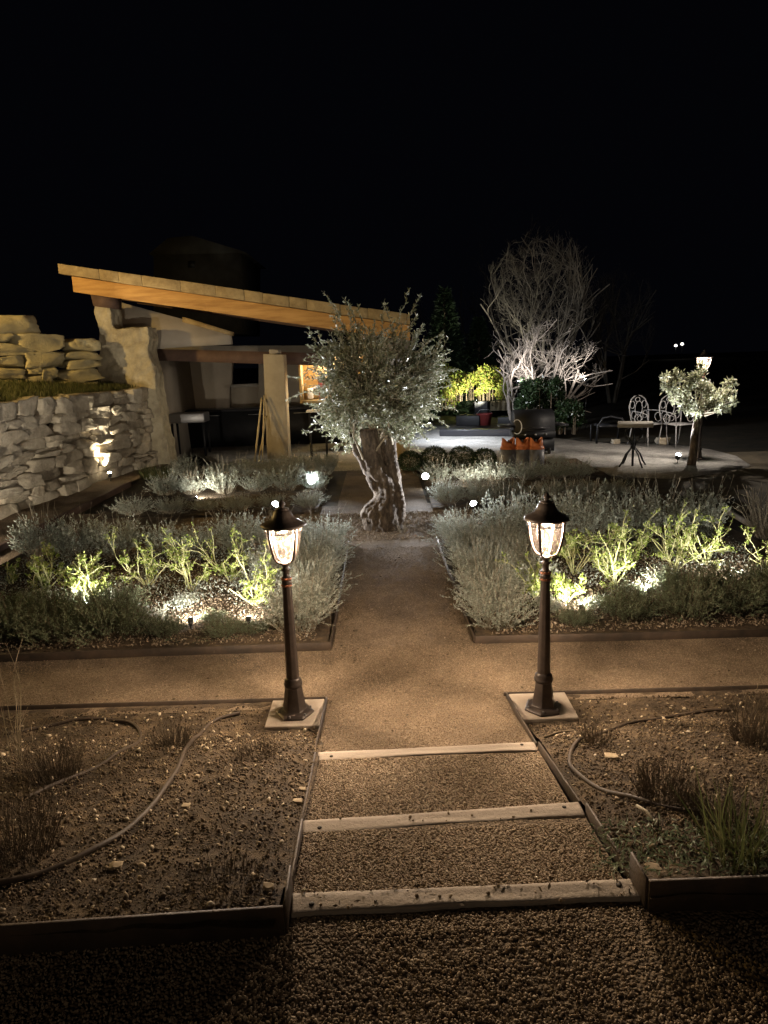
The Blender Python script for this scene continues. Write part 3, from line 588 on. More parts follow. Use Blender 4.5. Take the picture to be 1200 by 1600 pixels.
# roses: thick pruned canes, leaf tufts
def rose(x, y, h, seed, label, n=6):
    rs = np.random.RandomState(seed); n = n+rs.randint(-1, 3); t = thing('rose_bush', label, 'rose bush', (x, y, -0.352), group='pruned roses lit from below')
    S = MB(); Lf = MB(); PP = []; DD = []
    def grow(p, d, L, r, lev):
        P = stem_path(p, d, L, 5, rs, 0.55, 0.25); S.tube(P, np.linspace(r, r*0.72, 5), 6)
        m = 1 if lev < 2 else 3
        for _ in range(m):
            k = rs.randint(1, 5); PP.append(P[k]+rs.normal(size=(5, 3))*0.010); DD.append(rs.normal(size=(5, 3))+[0, 0, .6])
        if lev < 2:
            for q in range(rs.randint(1, 5)):
                k = rs.randint(1, 5); dd = P[k]-P[k-1]; dd = dd/np.linalg.norm(dd)+rs.normal(size=3)*0.55+[0, 0, .15]
                grow(P[k], dd, L*rs.uniform(0.45, 0.75), r*0.66, lev+1)
    for i in range(n):
        a = 2*pi*i/n+rs.uniform(-.4, .4); grow(np.array([x, y, -0.37]), (math.cos(a)*0.6, math.sin(a)*0.5, 1), h*rs.uniform(0.34, 0.72), 0.0054, 0)
    S.build('canes', m_rose, t, True); Lf.leaves(np.concatenate(PP), np.concatenate(DD), 0.026, 0.014, rs); Lf.build('leaves', m_roseleaf, t)
rl = [(-2.95, 5.85, .44, 'leftmost pruned rose, nearest the stone wall'), (-2.42, 5.52, .46, 'pruned rose second from the wall, open V shape'), (-2.08, 5.87, .50, 'pruned rose third from the wall, dense with leaves'),
      (-1.66, 5.72, .56, 'pruned rose fourth from the wall, tall and open'), (-1.38, 5.95, .52, 'tall pruned rose behind the left glare pool'), (-1.03, 5.27, .46, 'brightly lit pruned rose just left of the left lamp post'), (-3.35, 6.05, .34, 'small dim pruned rose at the far left end of the left bed')]
for i, (x, y, h, lb) in enumerate(rl): rose(x, y, h, 60+i, lb, 6 if i < 6 else 4)
rr_ = [(1.16, 5.25, .42, 'pruned rose just left of the right lamp post'), (1.62, 5.80, .52, 'pruned rose directly right of the right lantern'), (1.86, 5.48, .46, 'brightly lit low pruned rose, second right of the right lantern'), (2.12, 6.0, .46, 'pruned rose behind the low lit rose of the right bed'),
       (2.45, 5.72, .58, 'tall pruned rose, fourth right of the right lantern'), (2.82, 5.95, .56, 'tall leafy pruned rose near the right end of the right bed'), (3.22, 5.65, .46, 'rightmost pruned rose at the edge of the picture'), (1.38, 5.12, .26, 'smallest pruned rose behind the right lamp post')]
for i, (x, y, h, lb) in enumerate(rr_): rose(x, y, h, 80+i, lb)

# recursive tree
def grow_tree(S, p, d, L, r, lev, maxlev, rs, tips, ang=0.55, up=0.25, kids=(2, 4), seg=5, n=(6, 5, 4, 3, 3), ratio=(0.6, 0.85), env=None):
    P = stem_path(p, d, L, seg, rs, 0.65, up)
    if env is not None and lev > 1 and np.linalg.norm((P[-1]-env[0])/env[1]) > rs.uniform(.9, 1.05): return
    S.tube(P, np.linspace(r, r*0.6, seg), n[min(lev, len(n)-1)], False)
    if lev >= maxlev: tips.append(P); return
    for q in range(rs.randint(kids[0], kids[1]+1)):
        k = rs.randint(2, seg); dd = P[k]-P[k-1]; dd = dd/np.linalg.norm(dd)+rs.normal(size=3)*ang
        grow_tree(S, P[k], dd, L*rs.uniform(*ratio), r*rs.uniform(0.45, 0.62), lev+1, maxlev, rs, tips, ang, up, kids, seg, n, ratio, env)

# the old olive
def crown_shell(rs, n, c, rad, bot):
    d = rs.normal(size=(n, 3)); d /= np.linalg.norm(d, axis=1, keepdims=True)
    return d
def big_olive():
    rs = np.random.RandomState(99); x, y, z = -0.005, 7.85, -0.385
    t = thing('olive_tree', 'old olive tree with thick gnarled sawn trunk and round silvery crown, centre of the garden', 'olive tree', (x, y, z))
    # trunk: stacked rings following the bulging outline (centre x, centre y, radius x, radius y, height)
    ring = [(0.0, 0, .235, .22, -0.05), (0.0, 0, .215, .20, 0.02), (-0.01, 0, .232, .21, 0.10), (-0.015, 0, .243, .20, 0.18), (-0.005, 0, .215, .19, 0.26), (0.035, 0, .150, .15, 0.35), (0.055, 0, .122, .13, 0.45), (0.03, 0, .130, .125, 0.55), (-0.045, 0, .145, .125, .65), (-0.09, -.01, .122, .11, 0.76), (-0.115, -.01, .108, .10, 0.88), (-0.13, -.01, .100, .092, 1.0), (-0.14, -.01, .095, .09, 1.08), (-0.145, -.01, .096, .09, 1.14)]
    zz = np.linspace(ring[0][4], ring[-1][4], 70); A = np.array(ring); n = 96; th = np.arange(n)*2*pi/n; V = []
    ph = rs.uniform(0, 6.28, 12)
    for k, q in enumerate(zz):
        cx, cy, rx, ry = [np.interp(q, A[:, 4], A[:, j]) for j in range(4)]
        tw = th+q*0.35
        f = 1+0.045*np.sin(3*tw+ph[0]+q*2)+0.05*np.sin(5*tw+ph[1]-q*4)+0.020*np.sin(11*tw+ph[2]+1.0*math.sin(q*9))+0.011*np.sin(23*tw+ph[3]+1.6*math.sin(q*13))+0.022*np.sin(7*th+q*31+ph[4])+0.020*np.sin(4*th+q*17+ph[6])+0.016*np.sin(15*th-q*44+ph[7])+0.018*rs.normal(size=n)
        f = f+0.05*np.exp(-((q-0.15)/0.12)**2)*np.sin(2*th+ph[5])
        V.append(np.stack([x+cx+rx*f*np.cos(th), y+cy+ry*f*np.sin(th), np.full(n, z+q)], -1))
    m = MB(); i = np.arange(69)[:, None]*n; j = np.arange(n)[None]; j2 = (j+1) % n
    m.add(np.concatenate(V), [np.stack([i+j, i+j2, i+n+j2, i+n+j], -1).reshape(-1, 4), [list(range(n))[::-1]], [[69*n+q for q in range(n)]]])
    # second limb leaving the bulge on the right, and a thinner one behind left
    def limb(P, R, sd):
        r2 = np.random.RandomState(sd); P = np.array(P, float); u = np.linspace(0, len(P)-1, 40); k = np.arange(len(P))
        Q = np.stack([np.interp(u, k, P[:, a]) for a in range(3)], -1); Rr = np.interp(u, k, R)
        for _ in range(3): Q[1:-1] = (Q[:-2]+Q[1:-1]*2+Q[2:])/4; Rr[1:-1] = (Rr[:-2]+Rr[1:-1]*2+Rr[2:])/4
        Q += r2.normal(size=Q.shape)*0.003; k2 = len(m.v); m.tube(Q, Rr*(1+0.06*r2.normal(size=40)), 16)
    O = np.array([x, y, z])
    limb([O+[.13, .02, .25], O+[.165, .02, .42], O+[.15, .03, .58], O+[.115, .03, .74], O+[.10, .03, .90], O+[.13, .04, 1.10], O+[.20, .05, 1.35]], [.085, .066, .066, .062, .052, .042, .028], 1)
    limb([O+[.12, -.06, .10], O+[.185, -.05, .20], O+[.195, -.04, .34], O+[.17, -.03, .5], O+[.155, 0, .62]], [.09, .07, .045, .03, .02], 2)
    limb([O+[.02, .06, .45], O+[.03, .09, .75], O+[.0, .12, 1.0], O+[-.02, .14, 1.3]], [.09, .055, .045, .03], 3)
    limb([O+[-.04, -.02, .42], O+[-.12, -.02, .58], O+[-.22, -.03, .78], O+[-.30, -.03, .95], O+[-.36, -.02, 1.2]], [.06, .05, .034, .026, .016], 4)
    tr = m.build('trunk', m_bark, t, True)
    md = tr.modifiers.new('fuse', 'REMESH'); md.mode = 'VOXEL'; md.voxel_size = .011; md.use_smooth_shade = True
    for sz, st in ((.16, .05), (.045, .022), (.016, .008)):
        tx = bpy.data.textures.new('bark_lumps', 'CLOUDS'); tx.noise_scale = sz; tx.noise_depth = 2
        md = tr.modifiers.new('bark_lumps', 'DISPLACE'); md.texture = tx; md.strength = st; md.mid_level = .5
    q = MB(); cc = zz[-1]; q.lathe([(0.090, 0), (0.092, 0.006), (0.05, 0.010), (0.004, 0.004)], (x-.145, y-.01, z+cc), 24); q.build('sawn_top', m_cut, t)
    # crown: limbs, shoots and leaves
    S = MB(); PP = []; DD = []
    C = np.array([x-0.04, y, z+1.66]); starts = [O+[-.1, 0, 1.12], O+[.15, .04, 1.15], O+[.2, .05, 1.33], O+[-.02, .13, 1.28], O+[-.3, -.02, 1.1], O+[.12, .03, .95], O+[-.2, -.03, .78]]
    def env(d):     # crown outline in direction d
        up = d[2]; r = 0.86+0.10*math.sin(3*math.atan2(d[1], d[0])+1)+0.07*math.sin(7*up+4*d[0])
        return np.array([r, r*0.92, 0.72 if up > 0 else 0.98])
    limbs = []
    for i in range(46):
        s = starts[rs.randint(len(starts))]; d = rs.normal(size=3); d[2] = abs(d[2])*1.0-0.25; d /= np.linalg.norm(d)
        e = C+d*env(d)*rs.uniform(0.45, 0.8); P = np.array([s+(e-s)*u+np.array([0, 0, -0.10*math.sin(u*pi)]) for u in np.linspace(0, 1, 7)])+np.concatenate([[[0, 0, 0]], rs.normal(size=(6, 3))*0.02])
        S.tube(P, np.linspace(0.016, 0.005, 7), 5, False); limbs.append(P)
    nsh = 2300
    gaps = [C+np.array(v_) for v_ in ((-.5, -.4, .45), (.1, -.6, .55), (.62, -.2, .25), (-.62, -.3, -.1), (.25, -.55, -.25), (-.15, -.5, .1), (.55, .1, .6), (-.3, .2, .7))]
    for i in range(nsh):
        P0 = limbs[rs.randint(len(limbs))]; k = rs.uniform(1.5, 6); a = int(min(k, 5)); p = P0[a]+(P0[a+1]-P0[a])*(k-a)
        d = p-C; d = d/(np.linalg.norm(d)+1e-6); d = d*0.7+rs.normal(size=3)*0.55+[0, 0, .45]; L = rs.uniform(0.16, 0.42)
        # drooping skirt of shoots at the bottom, upright whips at the top
        P = stem_path(p, d, L, 6, rs, 0.35, 0.2)
        rel = (P[-1]-C)/np.array([0.96, 0.90, 0.86]); q_ = np.linalg.norm(rel)
        zl = z+0.84+0.10*abs(P[-1][0]-x-0.02)
        if q_ > 1.05+0.1*rs.rand() or P[-1][2] < zl: continue
        if min(np.linalg.norm((P[3]-g_)*[1, .6, 1]) for g_ in gaps) < .13: continue
        ex = P[-1][0]-x+.13
        if abs(ex) < .24 and P[-1][2] < z+1.22 and P[-1][1] < y+.12: continue
        if abs(P[-1][0]-x) < .26 and P[-1][2] < z+1.06: continue
        S.tube(P, np.linspace(0.0028, 0.0012, 6), 3, False)
        m_ = int(L*95); u = rs.uniform(0.1, 1, m_)*5; i0 = np.minimum(u.astype(int), 4); fr = (u-i0)[:, None]
        T = P[i0+1]-P[i0]; T /= np.linalg.norm(T, axis=1, keepdims=True)
        PP.append(P[i0]*(1-fr)+P[i0+1]*fr); DD.append(T*0.7+rs.normal(size=(m_, 3))*0.55)
    for (px, py) in ((503, 452), (515, 468), (560, 478), (640, 452), (656, 462), (600, 476), (545, 470), (690, 520), (480, 510), (710, 548), (455, 590), (450, 618), (700, 665), (715, 640)):
        e = aty(px, py, y+rs.uniform(-.25, .25)); b0 = C+(e-C)*0.55; P = np.array([b0+(e-b0)*u+rs.normal(size=3)*0.012 for u in np.linspace(0, 1, 7)]); S.tube(P, np.linspace(0.004, 0.0014, 7), 4, False)
        m_ = 60; u = rs.uniform(0, 1, m_)*6; i0 = np.minimum(u.astype(int), 5); fr = (u-i0)[:, None]; T = P[i0+1]-P[i0]; T /= np.linalg.norm(T, axis=1, keepdims=True)
        PP.append(P[i0]*(1-fr)+P[i0+1]*fr); DD.append(T*0.9+rs.normal(size=(m_, 3))*0.5)
    # suckers with a few leaves round the foot of the trunk crown
    S.build('branches', m_twig, t)
    q = MB(); q.leaves(np.concatenate(PP), np.concatenate(DD), 0.046, 0.0135, rs); q.build('crown', m_olive, t)
big_olive()

m_oliveb = mat('pale_olive_leaf', (0, 0, 0), rough=0.42, trans=0.4, spec=0.5, island=[(0.16, 0.17, 0.10), (0.36, 0.37, 0.26), (0.22, 0.24, 0.13), (0.5, 0.5, 0.4)])
def small_olive():
    rs = np.random.RandomState(14); b0 = at(1080, 727, -0.37); Y = b0[1]; t = thing('olive_tree', 'small round-headed olive tree lit by a spotlight in front of the far lamp post', 'olive tree', b0)
    m = MB(); P = [b0+[0, 0, -.03], b0+[0.02, 0, .25], b0+[0.03, 0, .5], b0+[0.05, 0, .72], b0+[.02, 0, .95]]
    m.tube(P, [.075, .066, .062, .058, .04], 14)
    m.tube([b0+[.0, -.03, .5], aty(1090, 655, Y), aty(1078, 640, Y), aty(1068, 628, Y)], [.05, .03, .025, .02], 8); m.build('trunk', m_bark, t, True)
    S = MB(); PP = []; DD = []; C = aty(1090, 616, Y)
    lobes = [(1044, 604, .13), (1058, 590, .11), (1058, 618, .15), (1074, 604, .15), (1088, 590, .13), (1097, 572, .07), (1098, 608, .16), (1072, 630, .15), (1088, 640, .13), (1118, 628, .15), (1134, 618, .12), (1141, 598, .08), (1130, 640, .10), (1105, 634, .13), (1149, 626, .06), (1110, 612, .10), (1040, 588, .05)]
    for px_, py_, rr2 in lobes:
        e0 = aty(px_, py_, Y+rs.uniform(-.25, .25)); s = b0+np.array([.03, 0, .85])
        k0 = np.array([s*(1-u)+e0*u+rs.normal(size=3)*.02+[0, 0, -.05*math.sin(pi*u)] for u in np.linspace(0, 1, 6)]); S.tube(k0, np.linspace(.018, .006, 6), 5, False)
        for i in range(int(14*(rr2/.13)**2)+4):
            d = rs.normal(size=3); d /= np.linalg.norm(d); e = e0+d*rr2*rs.uniform(.6, 1.35); k = np.array([e0*(1-u)+e*u for u in np.linspace(0, 1, 4)]); S.tube(k, .003, 3, False)
            m_ = 11; u = rs.uniform(.2, 1, (m_, 1)); PP.append(e0*(1-u)+e*u+rs.normal(size=(m_, 3))*.012); DD.append(d*.5+rs.normal(size=(m_, 3))*.6+[0, 0, .2])
    S.build('branches', m_twig, t); q = MB(); q.leaves(np.concatenate(PP), np.concatenate(DD), 0.078, 0.027, rs); q.build('crown', m_oliveb, t)
small_olive()

# round clipped box balls
def boxball(px, py, r, label):
    rs = np.random.RandomState(int(px)); c = at(px, py, -0.38)+np.array([0, 0, r*0.8]); t = thing('boxwood_ball', label, 'boxwood', c-[0, 0, r*.8], group='clipped boxwood balls')
    n = 2600; d = rs.normal(size=(n, 3)); d /= np.linalg.norm(d, axis=1, keepdims=True); P = c+d*r*rs.uniform(.8, 1.03, (n, 1))*[1, 1, .85]
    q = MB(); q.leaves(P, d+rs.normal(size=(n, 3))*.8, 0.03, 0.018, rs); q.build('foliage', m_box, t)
    k = MB(); k.tube([c-[0, 0, r], c], .02, 6); k.build('stem', m_brown, t)
boxball(641, 735, .20, 'clipped dark boxwood ball nearest the olive trunk'); boxball(679, 734, .24, 'clipped dark boxwood ball, second from the olive trunk')
boxball(722, 732, .23, 'clipped dark boxwood ball, third from the olive trunk'); boxball(757, 731, .20, 'clipped dark boxwood ball nearest the gas bottles')

def hedge(name, box, n, L, W, m, label, cat, seed, clumps=30, top=0.3, stem=m_brown, yd=0.8):
    (x0, z0_), (x1, z1), Y = box; rs = np.random.RandomState(seed); t = thing(name, label, cat, ((x0+x1)/2, Y, z0_))
    PP = []; DD = []; S = MB()
    for i in range(clumps):
        c = np.array([rs.uniform(x0, x1), Y+rs.uniform(0, yd), 0]); e = 1-((c[0]-(x0+x1)/2)/((x1-x0)/2))**2
        hi = z0_+(z1-z0_)*(0.55+0.45*max(e, 0)**.5)*rs.uniform(1-top, 1.05); c[2] = rs.uniform(z0_+(hi-z0_)*.15, hi-.05)
        k = n//clumps; q = rs.normal(size=(k, 3)); q /= np.linalg.norm(q, axis=1, keepdims=True); q *= rs.uniform(.3, 1, (k, 1))*(x1-x0)/max(4, clumps**.5)*0.75
        P = c+q*[1, 1, .8]; PP.append(P); DD.append(q+rs.normal(size=(k, 3))*.3+[0, 0, .15])
        S.tube([np.array([c[0], c[1], z0_-.05]), c], [.02, .008], 4, False)
    PP = np.concatenate(PP); DD = np.concatenate(DD); ok = PP[:, 2] > z0_-.02
    S.build('stems', stem, t); q = MB(); q.leaves(PP[ok], DD[ok], L, W, rs); q.build('foliage', m, t)
    return t
A, B = aty(700, 626, 22), aty(797, 567, 22)
hedge('hedge', ((A[0], A[2]), (B[0], B[2]), 22), 9000, .075, .042, m_hedge, 'yellow-green hedge lit from below on the low wall, middle distance', 'hedge', 5, 46)
A, B = aty(640, 640, 23), aty(715, 560, 23)
hedge('shrub', ((A[0], A[2]), (B[0], B[2]), 23), 4000, .09, .045, m_hedge, 'green shrub half hidden behind the old olive crown, left of the lit hedge', 'shrub', 6, 24)
A, B = aty(808, 672, 17.6), aty(912, 586, 17.6)
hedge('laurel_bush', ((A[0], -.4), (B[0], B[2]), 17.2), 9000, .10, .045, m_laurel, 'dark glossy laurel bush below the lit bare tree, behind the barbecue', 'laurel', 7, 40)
def conifer(px, py0, py1, Y, w, label, seed):
    rs = np.random.RandomState(seed); top = aty(px, py0, Y); bot = aty(px, py1, Y); t = thing('conifer_tree', label, 'conifer', (top[0], Y, bot[2]))
    k = MB(); k.tube([bot, top], [.12, .02], 8, False); k.build('trunk', m_brown, t)
    n = 7000; u = rs.rand(n)**.8; a = rs.uniform(0, 2*pi, n); lay = np.abs(np.sin(u*22+a))**.5
    r = w*(u)*rs.uniform(.3, 1, n)*(0.6+.4*lay)+.05; P = np.stack([top[0]+r*np.cos(a), Y+r*np.sin(a), top[2]+(bot[2]-top[2])*u-.2*r], -1)
    q = MB(); q.leaves(P, np.stack([np.cos(a), np.sin(a), -.1+0*a], -1)+rs.normal(size=(n, 3))*.4, .20, .05, rs); q.build('crown', m_conif, t)
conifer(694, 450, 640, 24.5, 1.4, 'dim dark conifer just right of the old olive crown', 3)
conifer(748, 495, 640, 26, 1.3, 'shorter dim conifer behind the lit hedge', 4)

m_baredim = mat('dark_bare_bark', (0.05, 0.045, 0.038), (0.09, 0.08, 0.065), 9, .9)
def bare_tree(name, label, cat, px, pyb, Y, stems, H, r, lev, seed, m, zb=None, spread=.45, up=.3, ratio=(.55, .8), kids=(2, 4), ang=.42, env=None):
    rs = np.random.RandomState(seed); b = aty(px, pyb, Y); 
    if zb is not None: b[2] = zb
    if env: env = (b+[0, 0, env[2]], np.array([env[0], env[0], env[1]]))
    t = thing(name, label, cat, b); S = MB(); tips = []; T = MB()
    for i in range(stems):
        a = 2*pi*i/stems+rs.uniform(-.5, .5); d = np.array([math.cos(a)*spread, math.sin(a)*spread*.7, 1.0])
        p = b+np.array([math.cos(a)*.12, math.sin(a)*.12, 0]); L = H*rs.uniform(.38, .5)
        P = stem_path(p, d, L, 6, rs, .3, .15); T.tube(P, np.linspace(r, r*.6, 6), 8, False)
        for q in range(rs.randint(3, 6)):
            k = rs.randint(2, 6); dd = P[k]-P[k-1]; dd = dd/np.linalg.norm(dd)+rs.normal(size=3)*ang
            grow_tree(S, P[k], dd, L*rs.uniform(.55, .85), r*.5, 1, lev, rs, tips, ang, up, kids, 5, ratio=ratio, env=env)
    T.build('trunk', m, t, True); S.build('crown', m, t)
    return t
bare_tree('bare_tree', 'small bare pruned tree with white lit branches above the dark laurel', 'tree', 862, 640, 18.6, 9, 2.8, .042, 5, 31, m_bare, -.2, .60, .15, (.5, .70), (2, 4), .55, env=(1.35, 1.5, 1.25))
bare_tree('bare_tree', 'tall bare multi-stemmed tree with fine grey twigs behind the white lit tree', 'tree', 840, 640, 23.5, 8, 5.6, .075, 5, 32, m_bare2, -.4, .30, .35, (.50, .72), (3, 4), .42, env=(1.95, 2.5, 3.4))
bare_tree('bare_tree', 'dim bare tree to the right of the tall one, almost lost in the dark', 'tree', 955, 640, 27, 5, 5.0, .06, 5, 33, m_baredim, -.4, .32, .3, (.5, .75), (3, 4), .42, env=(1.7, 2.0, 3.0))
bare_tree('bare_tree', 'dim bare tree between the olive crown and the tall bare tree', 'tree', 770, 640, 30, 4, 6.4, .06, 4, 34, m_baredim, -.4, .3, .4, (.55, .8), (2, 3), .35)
bare_tree('bare_tree', 'slim bare sapling at the left foot of the white lit tree', 'tree', 805, 640, 18.8, 3, 2.4, .05, 3, 35, m_bare, -.2, .25, .4, (.5, .8), (2, 3), .45)

# tufts, weeds, dry plants of the front beds
def tuft(name, x, y, n, h, r, m, label, cat, z=None, lean=.35, rad=.0016, seed=1, blades=False, group=None):
    rs = np.random.RandomState(seed); z = float(soil_z(x, y))+.002 if z is None else z; t = MB()
    for i in range(n):
        a = rs.uniform(0, 6.28); rr = r*rs.rand()**.5; b = np.array([x+rr*math.cos(a), y+rr*math.sin(a), z-.01])
        d = (math.cos(a)*lean*rs.rand()*1.6, math.sin(a)*lean*rs.rand()*1.6, 1); L = h*rs.uniform(.45, 1.1); P = stem_path(b, d, L, 6, rs, .3 if not blades else .2, -.2 if blades else 0)
        if blades:
            s = rs.normal(size=3); s[2] = 0; s /= np.linalg.norm(s); w = rad*2.2*np.array([1, 1.1, 1, .8, .5, .05])[:, None]
            V = np.concatenate([P-s*w, P+s*w]); t.add(V, [[[k, k+1, k+7, k+6] for k in range(5)]])
        else:
            t.tube(P, np.linspace(rad, rad*.4, 6), 3, False)
            for q in range(2):
                k = rs.randint(2, 5); t.tube(stem_path(P[k], (P[k]-P[k-1])/np.linalg.norm(P[k]-P[k-1])+rs.normal(size=3)*.5, L*.25, 3, rs), rad*.5, 3, False)
    return tag(t.build(name, m), label, cat, group)
tz = lambda px, py: at(px, py, -.15)
def tpos(px, py):
    z = -.15
    for _ in range(8): p = at(px, py, z); z = float(soil_z(p[0], p[1]))
    return p
for i, (px, py, n, h, r, lb) in enumerate([(85, 1215, 190, .17, .10, 'brown dead tuft inside the hose loop of the left foreground bed'), (270, 1165, 150, .13, .08, 'brown dead tuft between the two hoses of the left foreground bed'),
        (400, 1180, 110, .07, .08, 'low brown dead tuft below the left lamp slab'), (20, 1335, 220, .20, .12, 'brown dead tuft at the left picture edge above the hose'), (355, 1385, 90, .06, .10, 'low dead tuft near the front edge of the left foreground bed'),
        (930, 1160, 120, .10, .06, 'brown dead tuft beside the hose bend in the right foreground bed'), (1035, 1245, 190, .14, .09, 'brown dead tuft inside the hose loop of the right foreground bed'), (1110, 1275, 150, .12, .08, 'dark tuft left of the green grass in the right foreground bed'),
        (1185, 1160, 200, .20, .10, 'tall brown tuft at the right picture edge behind the grass')]):
    p = tpos(px, py); tuft('dry_tuft', p[0], p[1], n, h, r, m_brown, lb, 'dry tuft', seed=200+i, rad=.0013)
for i, (px, py, lb) in enumerate([(1150, 1330, 'green grass clump in the right foreground bed, left of the edge clump'), (1195, 1345, 'green grass clump at the right picture edge')]):
    p = tpos(px, py); tuft('grass_tuft', p[0], p[1], 75, .20, .11, m_grass, lb, 'grass', seed=230+i, blades=True, rad=.0010, lean=.75)
p = tpos(1140, 1350); tuft('grass_tuft', p[0], p[1], 14, .36, .05, m_grass, 'few tall thin grass stalks standing over the green grass clumps', 'grass', seed=233, blades=True, rad=.001, lean=.15)
p = tpos(30, 1195); tuft('dry_weed', p[0]-.02, p[1], 14, .50, .05, m_drysten, 'tall pale dry weed at the left picture edge behind the hose', 'dry weed', seed=234, rad=.0022, lean=.25)
p = tpos(1160, 1150); tuft('dry_weed', p[0], p[1], 6, .34, .05, m_drysten, 'thin dry stalks at the right picture edge of the foreground bed', 'dry weed', seed=235, rad=.0012, lean=.3)
b = at(1192, 838, -.37); tuft('dry_bush', b[0]+.02, b[1], 60, .52, .10, m_twig, 'dry pale twiggy bush at the right picture edge beside the board edging', 'dry bush', z=-.37, seed=236, rad=.004, lean=.35)
b = at(628, 832, -.37); tuft('sucker_shoots', b[0], b[1], 26, .13, .05, m_twig, 'small leafy suckers at the right foot of the old olive trunk', 'suckers', z=-.37, seed=237, rad=.0015, lean=.6)
b = at(250, 745, -.37)
tuft('grass_tuft', b[0], b[1], 500, .22, .30, m_grass, 'green grass patch at the end of the dry stone wall by the shelter', 'grass', z=-.37, seed=238, blades=True, rad=.003, lean=.5)
b = at(440, 826, -.37)
# grass on the terrace between the two stone walls
rs = np.random.RandomState(300); mb = MB()
wallx = lambda y: np.interp(y, [3.0, 9.1, 11.9, 14.2], [-5.62, -5.07, -4.80, -4.42])
terr = lambda u: 1.06+0.20*np.clip(u/1.2, 0, 1)
n = 14000; u = rs.uniform(0.05, 1.6, n); y = rs.uniform(8.2, 13.8, n); Pg = np.stack([wallx(y)-.12-u, y, terr(u)], -1)
D = rs.normal(size=(n, 3))*[.4, .4, .2]+[0, 0, 1]; mb.leaves(Pg, D, 0.13, 0.012, rs)
tag(mb.build('terrace_grass', m_grass), 'short green grass on the bank between the lower and the upper stone wall', 'grass', kind='stuff')
o = struct(sheet('grass_bank', 0.0, 8.0, 3.0, 14.1, .2, lambda X, Y: terr(X)-.02+.02*wave(X, Y, 9, 3, 3), m_ground))
for v in o.data.vertices: v.co.x = float(wallx(v.co.y))-.2-v.co.x

# ================================================================== STONE WALLS
def rcube(n=5):
    V = []; F = []; g = np.linspace(-1, 1, n+1)
    for ax in range(3):
        for sg in (-1, 1):
            base = len(V); o1, o2 = [(1, 2), (2, 0), (0, 1)][ax]
            for a in g:
                for b in g:
                    p = [0, 0, 0]; p[ax] = sg; p[o1] = a; p[o2] = b; V.append(p)
            for i in range(n):
                for j in range(n):
                    q = [base+i*(n+1)+j, base+(i+1)*(n+1)+j, base+(i+1)*(n+1)+j+1, base+i*(n+1)+j+1]
                    F.append(q if sg > 0 else q[::-1])
    V = np.array(V, float); key = {}; idx = []; U_ = []
    for v in V:
        k = tuple(np.round(v, 4)); 
        if k not in key: key[k] = len(U_); U_.append(v)
        idx.append(key[k])
    return np.array(U_), np.array(idx)[np.array(F)]
RV, RF = rcube(8)
def stone_block(mb, c, half, rs, rot=None, rough=0.09, k=0.16):
    V = RV.copy(); p = 7.0
    nrm = (np.abs(V)**p).sum(1)**(1/p); V = V/nrm[:, None]*1.0
    V[:, 2] *= 1-k*rs.rand()*V[:, 0]*rs.choice([-1, 1]); V[:, 0] *= 1-k*rs.rand()*V[:, 2]*rs.choice([-1, 1])
    nz = np.zeros(len(V))
    for o in range(9):
        w = rs.normal(size=3)*(1.2+o*0.75); nz += np.sin(V@w+rs.uniform(0, 6.28))/(1+o*.55)
    # chiselled planes
    for o in range(10):
        w = rs.normal(size=3); w /= np.linalg.norm(w); dd = V@w; lim = rs.uniform(.72, 1.12); over = np.maximum(dd-lim, 0); V = V-over[:, None]*w*0.85
    nh = np.zeros(len(V))
    for o in range(6):
        w = rs.normal(size=3)*7.0; nh += np.sin(V@w+rs.uniform(0, 6.28))
    for ax_, lm in ((0, .90), (1, .72), (2, .86)):
        V[:, ax_] = np.where(np.abs(V[:, ax_]) > lm, np.sign(V[:, ax_])*(lm+(np.abs(V[:, ax_])-lm)*.12), V[:, ax_])
    V = V/np.array([.92, .80, .89])
    V = V*(1+rough*nz[:, None]*.40+nh[:, None]*.016+rs.normal(size=(len(V), 1))*.016)
    V = V*half
    if rot is not None: V = V@rot.T
    mb.add(V+c, [RF])
def frame_from(a, b):
    d = np.array(b, float)-a; d[2] = 0; d /= np.linalg.norm(d); nrm = np.array([d[1], -d[0], 0]); return d, nrm, np.column_stack([d, -nrm, [0, 0, 1]])
# lower dry stone wall
rs = np.random.RandomState(500); t = thing('dry_stone_wall', 'low dry stone retaining wall of pale limestone at the left, with a spotlight at its foot', 'stone wall', (-5.07, 9.1, -.4))
mb = MB(); 
z = -0.42; courses = []
while z < 1.02:
    h = rs.uniform(.12, .22); 
    if z+h > 1.0: h = max(1.10-z, .12)
    courses.append((z, h)); z += h
for (z, h) in courses:
    y = 5.2+rs.uniform(0, .4)
    while y < 14.15:
        L = rs.uniform(.30, .85)*(1 if h > .16 else .8)
        a = np.array([wallx(y), y, 0]); b = np.array([wallx(y+L), y+L, 0]); d, nr, R = frame_from(a, b)
        split = rs.rand() < .13
        for q in range(2 if split else 1):
            hh = h/2 if split else h; zc = z+hh*(q+.5)
            c = (a+b)/2+[0, 0, zc]-nr*(.13+rs.uniform(-.07, .07)); tilt = rs.normal()*.035
            R2 = R@np.array([[math.cos(tilt), 0, math.sin(tilt)], [0, 1, 0], [-math.sin(tilt), 0, math.cos(tilt)]])
            stone_block(mb, c+[0, 0, rs.normal()*.006], np.array([L/2*1.07, .18, hh/2*1.22]), rs, R2)
        y += L
mb.build('stones', m_wall, t, False)
mb = MB()
for y0, y1 in ((5.0, 9.1), (9.1, 11.9), (11.9, 14.1)):
    mb.beam((wallx(y0)-.35, y0, .30), (wallx(y1)-.35, y1, .30), .34, 1.42)
mb.build('backing', m_dark, t)
